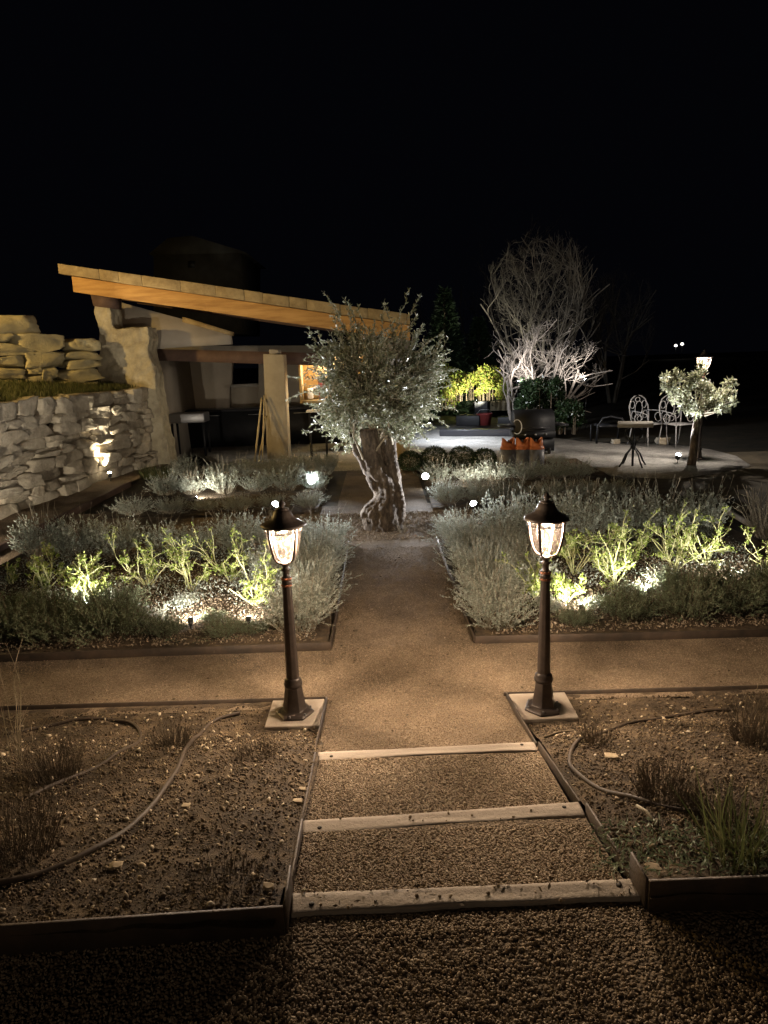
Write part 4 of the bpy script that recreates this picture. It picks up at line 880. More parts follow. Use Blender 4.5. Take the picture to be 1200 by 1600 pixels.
# upper wall of big ochre blocks, each block laid where the wall shows it
t = thing('boulder_wall', 'upper stone wall of large stacked ochre blocks above the grass bank', 'stone wall', (-6.2, 12.0, 1.2)); mb = MB()
A = np.array([-7.4, 11.0, 0]); B = np.array([-5.18, 13.35, 0]); d, nr, R = frame_from(A, B)
def onwall(px, py):     # point of the wall face seen at this place of the photograph
    r = _ray(px, py); n3 = nr; tt = (n3@(A-[0, 0, CZ]*np.array([1, 1, 0])))/(n3@r); return r*tt+[0, 0, CZ]
blocks = [(-60, 338, 190, 428), (-60, 418, 56, 466), (58, 430, 302, 508), (-60, 470, 158, 527), (-50, 530, 122, 582), (118, 512, 308, 582), (-60, 583, 114, 636), (128, 580, 200, 612), (196, 582, 268, 640), (102, 616, 240, 660), (318, 446, 464, 503), (308, 503, 470, 549), (313, 547, 474, 592), (276, 588, 474, 650), (236, 642, 400, 672), (20, 634, 110, 664), (-60, 634, 24, 664), (395, 648, 470, 668)]
for (x0, y0, x1, y1) in blocks:
    p0 = onwall(x0/3, 380+(y0+y1)/6); p1 = onwall(x1/3, 380+(y0+y1)/6); pt = onwall((x0+x1)/6, 380+y0/3); pb = onwall((x0+x1)/6, 380+y1/3)
    hl = np.linalg.norm(p1-p0)/2; hh = (pt[2]-pb[2])/2; c = (p0+p1)/2; c[2] = (pt[2]+pb[2])/2
    stone_block(mb, c-nr*.2, np.array([hl*1.03, .26, hh*1.06]), rs, R, .11, .22)
for i in range(40):     # the wall runs on past the left edge of the picture
    c = A-d*rs.uniform(.2, 3.0)-nr*.2+[0, 0, 1.25+rs.randint(5)*.24]; stone_block(mb, c, np.array([.3, .25, .125]), rs, R, .06)
mb.build('stones', m_boulder, t, False)

# ================================================================== SHELTER
def prism(mb, pts, Y, depth):      # outline in the plane at Y, given a true thickness backwards
    V = np.array([aty(x, y, Y) for x, y in pts]); n = len(V); V2 = V+[0, depth, 0]
    mb.add(np.concatenate([V, V2]), [[list(range(n))], [list(range(n, 2*n))[::-1]], [[i, i+n, (i+1) % n+n, (i+1) % n] for i in range(n)]])
sh = thing('garden_shelter', 'open garden shelter with sloping orange timber roof on rough masonry and a rendered post', 'shelter', (-2.6, 13.9, -.38))
mb = MB(); prism(mb, [(146, 476), (171, 478), (174, 497), (178, 513), (205, 512), (230, 510), (234, 530), (231, 548), (236, 566), (243, 582), (244, 610), (250, 640), (254, 668), (262, 700), (266, 728), (150, 728), (152, 560), (156, 540), (150, 500)], 13.75, .55)
o = mb.build('masonry_pier', m_pier, sh)
md = o.modifiers.new('remesh', 'REMESH'); md.mode = 'VOXEL'; md.voxel_size = .035
tx = bpy.data.textures.new('rough', 'CLOUDS'); tx.noise_scale = .22; tx.noise_depth = 4
md = o.modifiers.new('rough', 'DISPLACE'); md.texture = tx; md.strength = .09; md.mid_level = .5
# roof: slab falling to the right, with tile edge, orange verge beam, rafters
zt = lambda x, Y=13.2: aty(92, 413, 13.2)[2]+(x-aty(92, 413, 13.2)[0])*(aty(615, 489, 13.2)[2]-aty(92, 413, 13.2)[2])/(aty(615, 489, 13.2)[0]-aty(92, 413, 13.2)[0])
X0, X1 = aty(92, 413, 13.2)[0], aty(640, 489, 13.2)[0]
def slope_box(x0, x1, y0, y1, dt, db, name, m):
    b = MB(); V = [[x0, y0, zt(x0)-db], [x1, y0, zt(x1)-db], [x1, y1, zt(x1)-db], [x0, y1, zt(x0)-db], [x0, y0, zt(x0)-dt], [x1, y0, zt(x1)-dt], [x1, y1, zt(x1)-dt], [x0, y1, zt(x0)-dt]]
    b.add(V, [[[3, 2, 1, 0], [4, 5, 6, 7], [0, 1, 5, 4], [1, 2, 6, 5], [2, 3, 7, 6], [3, 0, 4, 7]]]); return b
roof = slope_box(X0+.02, X1, 13.24, 17.6, .02, .14, '', None).build('roof', m_tile, sh)
mb = MB(); rs = np.random.RandomState(77); x = X0
while x < X1:
    w = rs.uniform(.3, .75); b = slope_box(x, min(x+w-.004, X1), 13.14+rs.uniform(-.008, .008), 13.40, -.012+rs.uniform(-.01, .008), .165+rs.uniform(-.006, .006), '', None)
    mb.add(b.v[0], [np.concatenate(b.f[4])]); x += w
bevel(mb.build('edge_tiles', m_tile, roof), .006)
bevel(slope_box(X0+.17, X1, 13.26, 13.36, .170, .44, '', None).build('verge_beam', m_beam, sh), .01)
slope_box(X0+.3, X1, 13.38, 17.5, .16, .22, '', None).build('ceiling_boards', m_brownwood, sh)
for yy_ in (14.3, 15.3, 16.3): slope_box(X0+.3, X1, yy_, yy_+.1, .225, .40, '', None).build('rafter', m_brownwood, sh)
mb = MB(); prism(mb, [(140, 455), (178, 463), (178, 482), (146, 478)], 13.5, .4); mb.build('wall_plate', m_brownwood, sh)
mb = MB(); prism(mb, [(165, 466), (230, 484), (290, 500), (358, 520), (360, 538), (300, 541), (235, 546), (165, 546)], 14.5, .25); mb.build('gable_wall', m_plaster, sh)
mb = MB(); prism(mb, [(285, 495), (360, 518), (360, 524), (285, 503)], 14.44, .35); mb.build('coping', m_tile, sh)
mb = MB(); prism(mb, [(232, 545), (520, 552), (520, 572), (232, 563)], 14.6, .22); mb.build('lintel', m_brownwood, sh)
mb = MB()   # back wall left as four pieces round the opening
for q in ([(200, 540), (362, 540), (358, 740), (200, 740)], [(404, 540), (640, 540), (640, 740), (404, 740)], [(362, 540), (404, 540), (404, 551), (362, 551)], [(359, 604), (404, 602), (404, 740), (358, 740)]): prism(mb, q, 17.2, .3)
mb.build('back_wall', m_plaster, sh)
mb = MB(); prism(mb, [(360, 601), (402, 599), (402, 604), (360, 606)], 17.1, .25); mb.build('window_sill', m_tabletop, sh)
mb = MB(); prism(mb, [(411, 553), (443, 554), (452, 735), (418, 735)], 13.95, .42); bevel(mb.build('post', m_post, sh), .012)
mb = MB(); stone_block(mb, aty(430, 550, 14.1), np.array([.11, .1, .05]), rs); mb.build('cap_stone', m_wall, sh)
mb = MB(); prism(mb, [(230, 560), (238, 560), (262, 735), (232, 735)], 14.4, 2.9); mb.build('side_wall', m_plaster, sh)
mb = MB(); prism(mb, [(560, 500), (640, 505), (640, 740), (560, 740)], 15.6, .3); mb.build('right_wall', m_plaster, sh)
# outdoor kitchen inside
k0 = thing('kitchen_counter', 'dark outdoor kitchen counter with pale front edge inside the shelter', 'counter', (-3.2, 16, -.38)); mb = MB()
mb.box((-2.4, 16.6, .47), (4.4, .7, .05)); mb.build('worktop', m_counter, k0); mb = MB(); mb.box((-2.4, 16.65, .03), (4.3, .6, .82)); mb.build('cabinet', m_black, k0)
for i in range(4):
    mb = MB(); mb.tube([(-4.1+i*1.05, 16.32, .36), (-3.7+i*1.05, 16.32, .36)], .008, 6); mb.build('handle', m_grey, k0)
s0 = thing('grill_box', 'grey metal box grill at the left inside the shelter', 'grill', (-4.1, 15.2, -.38)); mb = MB(); mb.box((-4.1, 15.2, .42), (.75, .5, .20)); bevel(mb.build('body', m_grey, s0), .02)
mb = MB()
for sx in (-.33, .33):
    for sy in (-.2, .2): mb = MB(); mb.box((-4.1+sx, 15.2+sy, -.04), (.04, .04, .70)); mb.build('leg', m_black, s0)
for i, (a, b, r, lb) in enumerate([((398, 715), (409, 622), .022, 'left leaning bamboo pole against the rendered post'), ((404, 715), (416, 650), .020, 'middle leaning bamboo pole against the rendered post'), ((410, 716), (413, 618), .016, 'steepest thin bamboo pole against the rendered post')]):
    P0 = at(a[0], a[1]+6, -.38); P0 = aty(a[0], a[1]+6, 13.4); P1 = aty(b[0], b[1], 13.88); mb = MB(); Q = np.linspace(P0, P1, 13); R_ = np.full(13, r)*.8; R_[::3] *= 1.22
    mb.tube(Q, R_, 8); tag(mb.build('bamboo_pole', m_bamboo), lb, 'pole')
# lit wooden box frame with boards, behind the olive crown
fr = thing('wooden_display_frame', 'warm lit wooden framed board panel behind the left side of the olive crown', 'wooden panel', (-.95, 15.0, .2))
def fpx(x0, y0, x1, y1, Y): a = aty(x0, y1, Y); b = aty(x1, y0, Y); return a[0], a[2], b[0], b[2]
x0, z0_, x1, z1 = fpx(470, 552, 574, 630, 15.0)
mb = MB(); mb.box(((x0+x1)/2, 15.18, (z0_+z1)/2), (x1-x0-.06, .03, z1-z0_-.06)); mb.build('board_panel', mat('pine_boards', (.50, .34, .16), (.66, .48, .26), 3, .6, c3=(.58, .42, .20)), fr)
for c, s_ in [(((x0+x1)/2, 15.06, z1-.03), (x1-x0, .30, .06)), (((x0+x1)/2, 15.06, z0_+.03), (x1-x0, .30, .06)), ((x0+.03, 15.06, (z0_+z1)/2), (.06, .30, z1-z0_-.125)), ((x1-.03, 15.06, (z0_+z1)/2), (.06, .30, z1-z0_-.125))]:
    mb = MB(); mb.box(c, s_); mb.build('frame_board', bpy.data.materials['pine_boards'], fr)
for i in range(5):
    mb = MB(); mb.box((x0+.2+i*.24, 15.13, z0_+.19+.1*(i % 2)), (.12, .10, .22+.2*(i % 2))); bevel(mb.build('shelf_item', [m_white, m_red, m_carton, m_tabletop, m_white][i], fr), .01)
mb = MB(); mb.box(((x0+x1)/2, 15.04, z1-.068), (x1-x0-.3, .03, .012)); mb.build('strip_lamp', emit('strip_lamp_glow', (1, .8, .5), 12), fr)
light('strip_light', 'POINT', ((x0+x1)/2, 14.98, z1-.14), 40, (1, .84, .6), fr, .05)
t = thing('side_table', 'small white topped side table left of the olive trunk under the shelter', 'table', (-1.45, 13.6, -.38)); a = aty(494, 642, 13.6)
mb = MB(); mb.box((a[0]+.02, 13.6, a[2]), (.40, .34, .03)); mb.build('table_top', m_white, t)
for sx in (-.15, .15):
    for sy in (-.12, .12): mb = MB(); mb.tube([(a[0]+.02+sx, 13.6+sy, -.38), (a[0]+.02+sx, 13.6+sy, a[2]-.015)], .012, 6); mb.build('leg', m_black, t)

# faint house far behind the roof
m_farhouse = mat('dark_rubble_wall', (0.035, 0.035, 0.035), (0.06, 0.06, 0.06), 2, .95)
h = thing('stone_house', 'faint pale house almost lost in the dark above the shelter roof', 'house', (-7, 30, -.6)); mb = MB(); prism(mb, [(240, 395), (375, 392), (375, 520), (240, 520)], 30, 5); mb.build('wall', m_farhouse, h)
mb = MB(); prism(mb, [(232, 397), (262, 372), (300, 368), (384, 394)], 29.8, 5.4); mb.build('roof', m_farhouse, h)
mb = MB(); prism(mb, [(294, 408), (304, 408), (304, 418), (294, 418)], 29.96, .2); mb.build('window', m_black, h)

# ================================================================== PATIO THINGS
# three gas bottles
def bottle(px, label, sd, rot):
    c = at(px, 735, -.365); c[1] += 0; t = thing('gas_bottle', label, 'gas bottle', c, group='orange topped gas bottles'); x, y, z = c
    mb = MB(); mb.lathe([(.125, 0), (.128, .02), (.122, .03), (.135, .05), (.135, .36)], c, 28); mb.build('lower_body', m_cyl, t, True)
    mb = MB(); mb.lathe([(.1355, .36), (.1355, .37), (.125, .40), (.10, .43), (.085, .445), (.04, .47), (.02, .475)], c, 28); mb.build('shoulder', m_orange, t, True)
    n = 40; th = np.arange(n)*2*pi/n+rot; top = .46+.085*np.clip(np.abs(np.cos(th-rot))*1.5-.35, 0, 1); V = []
    for r, zz_ in ((.118, np.full(n, .37)), (.112, np.full(n, .44)), (.102, top), (.096, top), (.106, np.full(n, .44)), (.112, np.full(n, .37))): V.append(np.stack([x+r*np.cos(th), y+r*np.sin(th), z+zz_], -1))
    i = np.arange(5)[:, None]*n; j = np.arange(n)[None]; j2 = (j+1) % n; mb = MB(); mb.add(np.concatenate(V), [np.stack([i+j, i+j2, i+n+j2, i+n+j], -1).reshape(-1, 4)]); mb.build('collar', m_orange, t, True)
    mb = MB(); mb.lathe([(.02, .43), (.022, .48), (.012, .49), (.012, .51)], c, 10); mb.build('valve', m_grey, t, True)
bottle(794, 'orange topped gas bottle, leftmost of three', 1, .15); bottle(816, 'orange topped gas bottle, middle of three', 2, .1); bottle(837, 'orange topped gas bottle, rightmost of three beside the barbecue', 3, 0)
# barbecue on cart
Y = 13.3; L0 = aty(806, 640, Y); R0_ = aty(868, 640, Y); bx = (L0[0]+R0_[0])/2; bw = R0_[0]-L0[0]
t = thing('barbecue', 'large black covered barbecue cart with side shelf and a white looped hose', 'barbecue', (bx, Y, -.365))
zc = lambda py: aty(838, py, Y)[2]
mb = MB(); n = 14; V = []
for i in range(n+1):
    a = pi*i/n; V.append((bx-bw/2, Y+.28-.28*math.cos(a)*1, zc(674)+(zc(641)-zc(674))*math.sin(a)**.6))
V = np.array(V); V2 = V+[bw, 0, 0]; mb.add(np.concatenate([V, V2]), [[[i, i+1, i+n+2, i+n+1] for i in range(n)], [list(range(n+1))[::-1]], [list(range(n+1, 2*n+2))]])
mb.build('hood', m_black, t, True)
mb = MB(); mb.box((bx, Y+.28, (zc(674)+zc(684))/2-.003), (bw+.02, .58, zc(674)-zc(684)-.008)); mb.build('fire_box', m_black, t)
mb = MB(); mb.tube([(bx-bw*.35, Y-.04, zc(668)), (bx+bw*.35, Y-.04, zc(668))], .012, 8); mb.build('handle', m_counter, t)
mb = MB(); mb.box((bx+.05, Y+.28, (zc(686)-.30)/2), (bw*.86, .5, zc(686)+.30)); mb.build('cabinet', m_black, t)
for sx in (-1, 1): mb = MB(); mb.box((bx+sx*(bw/2+.14), Y+.28, zc(666)), (.26, .48, .03)); mb.build('side_shelf', m_counter, t)
for sx in (-.28, .28): mb = MB(); mb.tube([(bx+sx-.02, Y+.05, -.30), (bx+sx+.02, Y+.05, -.30)], .06, 16); mb.build('wheel', m_black, t)
for i in range(3): mb = MB(); mb.tube([(bx-.2+i*.2, Y-.03, zc(679)), (bx-.2+i*.2, Y, zc(679))], .02, 12); mb.build('knob', m_grey, t)
hs = MB(); th = np.linspace(-2.2, 2.4, 30); C0 = aty(808, 667, Y-.12); hs.tube([(C0[0]+.085*math.cos(a), Y-.12+.01*a, C0[2]+.13*math.sin(a)) for a in th], .009, 6); hs.build('hose', m_white, t)
pl = thing('table_umbrella_pole', 'pale slanting pole standing behind the barbecue', 'pole', (aty(822, 640, 13.9)[0], 13.9, -.365)); mb = MB(); P0 = aty(822, 700, 13.95); P1 = aty(819, 640, 13.95); mb.tube([P0+[0, 0, -.3], P0, P1], .03, 8); mb.build('shaft', m_grey, pl)
# low sleepers and clutter on the far patio
def low(name, px0, px1, py, hgt, dep, m, label, cat, z=-.365):
    a = at(px0, py, z); b = at(px1, py, z); mb = MB(); mb.beam(a+[0, 0, hgt/2], b+[0, 0, hgt/2], dep, hgt); return tag(bevel(mb.build(name, m), .012), label, cat)
low('sleeper', 688, 812, 681, .16, .22, m_counter, 'long dark low timber sleeper across the far patio', 'sleeper')
low('low_wall', 660, 800, 641, .34, .4, m_pier, 'low masonry wall under the lit yellow-green hedge', 'low wall', -.40)
low('crate', 716, 752, 664, .28, .5, m_black, 'dark low crate on the far patio left of the red tub', 'crate')
low('crate', 780, 806, 663, .22, .5, m_black, 'small dark crate on the far patio right of the red tub', 'crate')
low('storage_box', 744, 764, 652, .50, .4, m_black, 'dark upright box behind the red tub', 'box')
c = at(757, 664, -.365); t = thing('red_tub', 'faded red plastic tub on the far patio', 'tub', c, group=None); mb = MB(); mb.lathe([(.16, 0), (.22, .30), (.235, .31), (.225, .32), (.205, .30), (.15, .03)], c, 20); mb.build('body', m_red, t, True)
mb = MB(); mb.tube([c+[-.22, 0, .3], c+[-.12, 0, .42], c+[.12, 0, .42], c+[.22, 0, .3]], .008, 6); mb.build('handle', m_grey, t)
a = aty(617, 716, 13.55); b = aty(638, 690, 13.55); t = thing('carton', 'tan cardboard box on the patio right behind the olive trunk', 'box', ((a[0]+b[0])/2, 13.7, -.365)); mb = MB(); mb.box(((a[0]+b[0])/2, 13.7, (b[2]-.365)/2), (b[0]-a[0]+.05, .3, b[2]+.365)); mb.build('body', m_carton, t)
mb = MB(); mb.box(((a[0]+b[0])/2, 13.7, b[2]+.004), (.05, .302, .003)); mb.build('tape', m_tile, t)

# wrought iron armchairs
def iron_chair(px, py, rz, label):
    c = at(px, py, -.365); t = thing('iron_armchair', label, 'armchair', (0, 0, 0), group='white wrought iron armchairs'); w = .25; S = .43
    def tb(name, paths, r=.010, parent=t, m=m_whiteiron):
        b = MB()
        for P in paths: b.tube(P, r, 6)
        return b.build(name, m, parent, True)
    seat = tb('seat', [[(-w, -.22, S), (w, -.22, S), (w*.9, .22, S), (-w*.9, .22, S), (-w, -.22, S)]]+[[(-w*.95, -.2+.05*i, S), (w*.95, -.2+.05*i, S)] for i in range(9)], .008)
    for sx in (-1, 1):
        tb('front_leg', [[(sx*w, -.22, S), (sx*w*1.02, -.24, .2), (sx*w*1.1, -.27, 0)]]); tb('rear_leg', [[(sx*w*.9, .22, S), (sx*w*.95, .25, .2), (sx*w, .30, 0)]])
        tb('armrest', [[(sx*w*.9, .24, .68), (sx*(w+.03), .1, .68), (sx*(w+.05), -.1, .67), (sx*(w+.03), -.22, .63), (sx*w, -.20, .56), (sx*w, -.22, S)],
                       [(sx*(w+.03)+0*a, .02+.09*math.cos(a), .55+.09*math.sin(a)) for a in np.linspace(0, 6.28, 16)]], .009)
    arc = [(-w*.9, .22, S), (-w*1.02, .26, .62), (-w*1.02, .29, .78), (-w*.75, .31, .91), (-w*.35, .32, .97), (0, .325, .985), (w*.35, .32, .97), (w*.75, .31, .91), (w*1.02, .29, .78), (w*1.02, .26, .62), (w*.9, .22, S)]
    circ = lambda cx, cz, rx, rz_: [(cx+rx*math.cos(a), .22+.105*(cz-S)/.5, cz+rz_*math.sin(a)) for a in np.linspace(0, 2*pi, 22)]
    tb('back_frame', [arc], .012)
    tb('back_scroll', [circ(0, .72, .10, .15), circ(-.16, .80, .06, .075), circ(.16, .80, .06, .075), circ(-.155, .60, .06, .08), circ(.155, .60, .06, .08), circ(0, .90, .06, .045), circ(0, .52, .075, .05)], .008)
    t.location = tuple(c); t.rotation_euler = (0, 0, rz); return t
iron_chair(1012, 695, .45, 'white wrought iron armchair with scrolled back, left one beside the stone topped table')
iron_chair(1059, 696, .30, 'white wrought iron armchair with scrolled back, partly behind the small olive tree')
c = at(988, 728, -.365); t = thing('garden_table', 'tilted-looking pale stone topped table on a curly black iron pedestal', 'table', c); h_ = .70
mb = MB(); V = np.array([aty(965, 672, c[1]-.05), aty(1008, 679, c[1]-.25), aty(1021, 672, c[1]+.2), aty(982, 670.5, c[1]+.5)]); zz_ = c[2]+.72; V[:, 2] = zz_; V[0] = [c[0]-.33, c[1]-.18, zz_]; V[1] = [c[0]+.20, c[1]-.32, zz_]; V[2] = [c[0]+.36, c[1]+.14, zz_]; V[3] = [c[0]-.16, c[1]+.34, zz_]
V2 = V-[0, 0, .06]; mb.add(np.concatenate([V, V2]), [[[0, 1, 2, 3], [7, 6, 5, 4], [0, 4, 5, 1], [1, 5, 6, 2], [2, 6, 7, 3], [3, 7, 4, 0]]]); bevel(mb.build('table_top', m_tabletop, t), .01)
mb = MB()
for a in (.3, 1.87, 3.44, 5.01):
    u = np.array([math.cos(a), math.sin(a), 0]); mb.tube([c+u*.03+[0, 0, .67], c+u*.16+[0, 0, .62], c+u*.17+[0, 0, .50], c+u*.05+[0, 0, .40], c+u*.04+[0, 0, .30], c+u*.14+[0, 0, .20], c+u*.20+[0, 0, .08], c+u*.26+[0, 0, .0]], .014, 6)
mb.tube([c, c+[0, 0, .67]], .02, 8); mb.build('pedestal', m_black, t, True)
t = thing('garden_bench', 'dim arched bench frame at the edge of the dark left of the iron armchairs', 'bench', at(945, 693, -.365)); a = at(932, 693, -.365); b = at(975, 693, -.365); mb = MB()
mb.tube([a, a+[.02, 0, .35], a+[.12, 0, .52], (a+b)/2+[0, 0, .56], b+[-.06, 0, .52], b+[0, 0, .40]], .025, 8); mb.build('arched_frame', m_black, t, True)
mb = MB(); mb.box((a+b)/2+[0, .2, .36], (b[0]-a[0]-.08, .42, .04)); mb.build('seat', m_black, t)
for q in (a, b): mb = MB(); mb.tube([q+[0, .4, 0], q+[0, .4, .36]], .02, 6); mb.build('leg', m_black, t)
rs = np.random.RandomState(9)
for px, py, s_, lb in [(1036, 694, .10, 'rounded pale stone between the two iron armchairs'), (962, 693, .07, 'small flat pale stone at the foot of the dim bench')]:
    mb = MB(); stone_block(mb, at(px, py, -.365)+[0, 0, s_*.6], np.array([s_*1.3, s_, s_*.7]), rs); tag(mb.build('garden_stone', m_wall, smooth=True), lb, 'stone')
# terrace retaining mound edge at far right handled by the patio sheet

# ================================================================== HOSES, LOOSE STONES, TWIGS
def hose(pts_, r, label, sd):
    P = []
    for px, py in pts_: p = tpos(px, py); p[2] += r*.7; P.append(p)
    P = np.array(P); k = np.arange(len(P)); u = np.linspace(0, len(P)-1, 90); Q = np.stack([np.interp(u, k, P[:, a]) for a in range(3)], -1)
    for _ in range(14): Q[1:-1] = (Q[:-2]+Q[1:-1]*2+Q[2:])/4
    Q[:, 2] = soil_z(Q[:, 0], Q[:, 1])+r*.8+.004*np.sin(u*3)
    mb = MB(); mb.tube(Q, r, 12); return tag(mb.build('irrigation_pipe', m_hose, smooth=True), label, 'pipe')
hose([(40, 1250), (110, 1218), (170, 1190), (212, 1166), (222, 1146), (205, 1130), (165, 1124), (120, 1126), (70, 1136), (10, 1150)], .0085, 'brown irrigation pipe making the small loop at the upper left of the left foreground bed', 1)
hose([(-40, 1392), (40, 1376), (110, 1350), (170, 1320), (222, 1280), (255, 1240), (282, 1195), (305, 1152), (330, 1127), (375, 1117)], .010, 'brown irrigation pipe sweeping in a long curve across the left foreground bed', 2)
hose([(1150, 1112), (1100, 1112), (1030, 1122), (965, 1138), (915, 1154), (892, 1172), (888, 1196), (905, 1216), (940, 1236), (990, 1252), (1040, 1264), (1110, 1276)], .0085, 'brown irrigation pipe bending in a loop in the right foreground bed', 3)
for i, (px, py, s_, lb) in enumerate([(180, 1356, .016, 'pale stone chip by the long pipe curve'), (290, 1262, .013, 'pale flat chip right of the long pipe'), (465, 1254, .014, 'pale chip beside the left end of the middle step'), (420, 1388, .013, 'largest buff stone near the front corner of the left bed'), (955, 1186, .020, 'grey stone inside the right pipe loop'), (1021, 1360, .016, 'orange tinted chip in the corner of the right bed'), (472, 1235, .011, 'small pink chip near the steel edge of the left bed')]):
    mb = MB(); p = tpos(px, py); stone_block(mb, p+[0, 0, s_*.35], np.array([s_*1.25, s_, s_*.55]), rs, None, .14); tag(mb.build('stone_chip', m_chip), lb, 'stone')
for i, (a, b, lb) in enumerate([((942, 1302), (985, 1306), 'straight dark stick beside the right steel edge'), ((1025, 1285), (1028, 1296), 'short stub of stick under the right pipe'), ((850, 1155), (895, 1144), 'bent dark twig below the right lamp slab'), ((995, 1263), (1025, 1290), 'pale peeled stick below the right pipe')]):
    p = tpos(*a); q = tpos(*b); mb = MB(); mb.tube([p+[0, 0, .010], (p+q)/2+[.004, .01, .014], q+[0, 0, .008]], [.006, .0055, .004], 7); tag(mb.build('fallen_stick', m_twig if i == 3 else m_brown, smooth=True), lb, 'stick')
# fallen leaves / weeds strewn by the right edging
rs = np.random.RandomState(71); mb = MB(); P = []
for i in range(900):
    p = tpos(rs.uniform(930, 1200), rs.uniform(1290, 1372)); P.append(p+[0, 0, rs.uniform(.0, .03)])
D = rs.normal(size=(900, 3)); mb.leaves(np.array(P), D, .028, .006, rs); tag(mb.build('low_weeds', m_dkgreen), 'low creeping weeds in the front of the right foreground bed', 'weeds', kind='stuff')

# ================================================================== SPOTLIGHTS
tr = (0.0, 7.85, 1.3)
def gs(px, py, Y): p = aty(px, py, Y); return (p[0], Y, -.38), p[2]+.38
q_, u_ = gs(429, 790, 8.25); garden_spot(q_, (-.30, 7.6, 1.3), 200, COOL, 'glaring cool garden spotlight behind the left lantern', 150, up=u_, r=.045)
q_, u_ = gs(485, 753, 10.3); garden_spot(q_, (-.1, 7.85, 1.3), 200, COOL, 'glaring cool garden spotlight left of the olive trunk in the far left bed', 95, up=u_, r=.055)
q_, u_ = gs(741, 789, 8.25); garden_spot(q_, (.30, 7.6, 1.3), 200, COOL, 'glaring cool garden spotlight right of the olive trunk at the bed corner', 150, up=u_, r=.045)
q_, u_ = gs(665, 745, 10.3); garden_spot(q_, (.1, 7.85, 1.3), 200, COOL, 'glaring cool garden spotlight in the far right bed close behind the trunk', 95, up=u_, r=.055)
garden_spot((4.98, 11.75, -.37), (5.2, 11.6, .95), 250, COOL, 'glaring cool garden spotlight beside the small far olive', 75, r=.045)
# rose bed uplights
garden_spot((-1.42, 4.80, -.37), (-1.70, 6.0, .02), 28, NEUT, 'hidden spotlight left of the pale lit ground in the left rose bed', 130, up=.09, r=.02)
garden_spot((-1.0, 4.78, -.37), (-1.05, 5.8, .02), 24, NEUT, 'hidden spotlight lighting the rose beside the left lamp post', 130, up=.09, r=.02)
garden_spot((-2.35, 5.2, -.37), (-2.5, 6.3, .02), 27, NEUT, 'hidden spotlight lighting the roses near the stone wall', 130, up=.09, r=.02)
garden_spot((1.40, 4.80, -.37), (1.55, 6.0, .02), 26, NEUT, 'hidden spotlight in the lit front of the right rose bed', 130, up=.09, r=.02)
garden_spot((2.0, 5.1, -.37), (2.2, 6.3, .02), 26, NEUT, 'hidden spotlight under the tall roses of the right bed', 130, up=.09, r=.02)
garden_spot((2.75, 5.35, -.37), (2.9, 6.3, .0), 24, NEUT, 'hidden spotlight at the right end of the right rose bed', 130, up=.09, r=.02)
# wall washer at the dry stone wall
p = at(158, 752); garden_spot((p[0]+.20, p[1]-.1, -.37), (p[0]+.03, p[1]+.03, .9), 130, (1, .86, .62), 'warm spotlight at the foot of the dry stone wall', 80, e_warm)
garden_spot((-4.28, 5.7, -.37), (-5.0, 9.4, .3), 260, (1, .87, .68), 'garden spotlight outside the left edge of the picture facing the stone wall', 90)
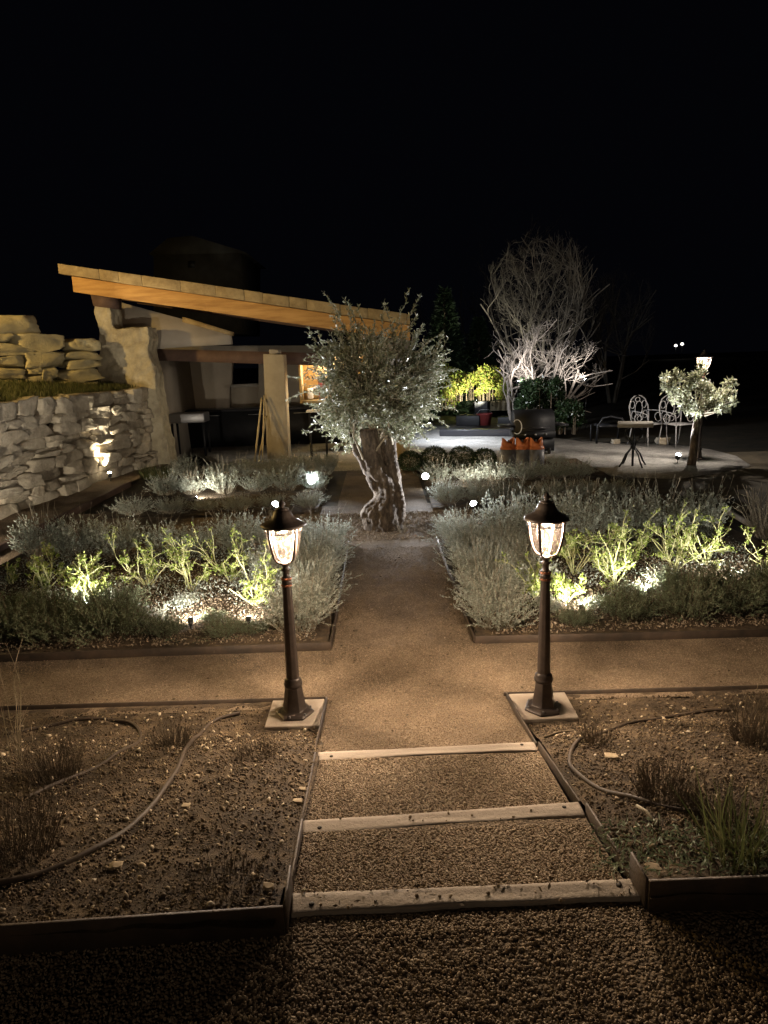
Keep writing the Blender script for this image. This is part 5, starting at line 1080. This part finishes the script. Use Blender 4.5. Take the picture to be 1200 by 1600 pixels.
# middle distance
garden_spot((-2.65, 9.75, -.37), (-2.3, 10.6, .1), 30, NEUT, 'hidden spotlight between the bushes of the far left bed', 140, up=.05, r=.022)
garden_spot((1.35, 9.95, -.37), (1.3, 10.9, .1), 34, NEUT, 'hidden spotlight between the bushes of the far right bed', 140, up=.05, r=.022)
garden_spot(aty(745, 634, 21.3), tuple(aty(735, 596, 22.3)), 240, (1, .95, .72), 'spotlight at the foot of the yellow-green hedge', 120)
q = aty(852, 618, 18.0)
garden_spot((q[0]-.75, 17.75, -.37), (q[0]+.1, 18.8, 1.9), 52, (1, .93, .88), 'left spotlight under the white lit bare tree', 140, up=1.2)
garden_spot((q[0]+.95, 17.75, -.37), (q[0]+.3, 18.8, 1.9), 52, (1, .93, .88), 'right spotlight under the white lit bare tree', 140, up=1.2)
q = aty(820, 600, 22.4); garden_spot((q[0], 22.0, .3), (q[0]+.3, 23.6, 4.2), 42, (1, .95, .85), 'spotlight under the tall bare tree', 90)
# lamp on the right wall of the shelter lights the patio
t = thing('wall_lamp', 'cool lamp on the right side of the shelter hidden behind the olive crown', 'wall lamp', (.62, 15.5, 1.5)); mb = MB(); mb.box((.62, 15.45, 1.55), (.16, .12, .08)); mb.build('housing', m_spot, t); mb = MB(); mb.box((.62, 15.45, 1.505), (.13, .09, .006)); mb.build('lens', e_cool, t)
light('lamp_light', 'SPOT', (.66, 15.40, 1.49), 420, (.88, .93, 1.0), t, .05, (4.2, 17.5, -.4), 150, 1.0)
# lamp on the upper terrace beyond the left edge lights the blocks and the roof verge
lantern((-8.6, 9.3, 1.2), 1.3, 'lamp post on the upper terrace beyond the left edge of the picture', .1, 10, 1.2)
light('terrace_light', 'POINT', (-8.3, 9.0, 2.9), 420, AMBER, None, .12)
# invented fill lamp behind the camera, added to lift the dark foreground
t = thing('fill_lamp', 'dim warm added fill lamp behind the photographer, outside the picture', 'fill lamp', (-.6, -3.4, 3.0)); mb = MB(); mb.lathe([(.03, .1), (.09, .08), (.10, 0)], (-.6, -3.4, 3.0), 12); mb.build('shade', m_bronze, t, True)
light('lamp_light', 'POINT', (-.6, -3.4, 2.95), 30, LANT, t, .08)
# two distant window lights
for px, lb in ((1056, 'left of two tiny distant lights far beyond the garden'), (1066, 'right of two tiny distant lights far beyond the garden')):
    p = aty(px, 540 if px < 1060 else 537.5, 150); t = thing('distant_lamp', lb, 'distant light', p); mb = MB(); mb.lathe([(.05, -.22), (.26, -.16), (.30, 0), (.2, .2), (.05, .25)], p, 12); mb.build('globe', emit('distant_glow', (1, .95, .85), 3), t, True); mb = MB(); mb.tube([p-[0, 0, 3.2], p-[0, 0, .2]], .06, 6); mb.build('pole', m_black, t)
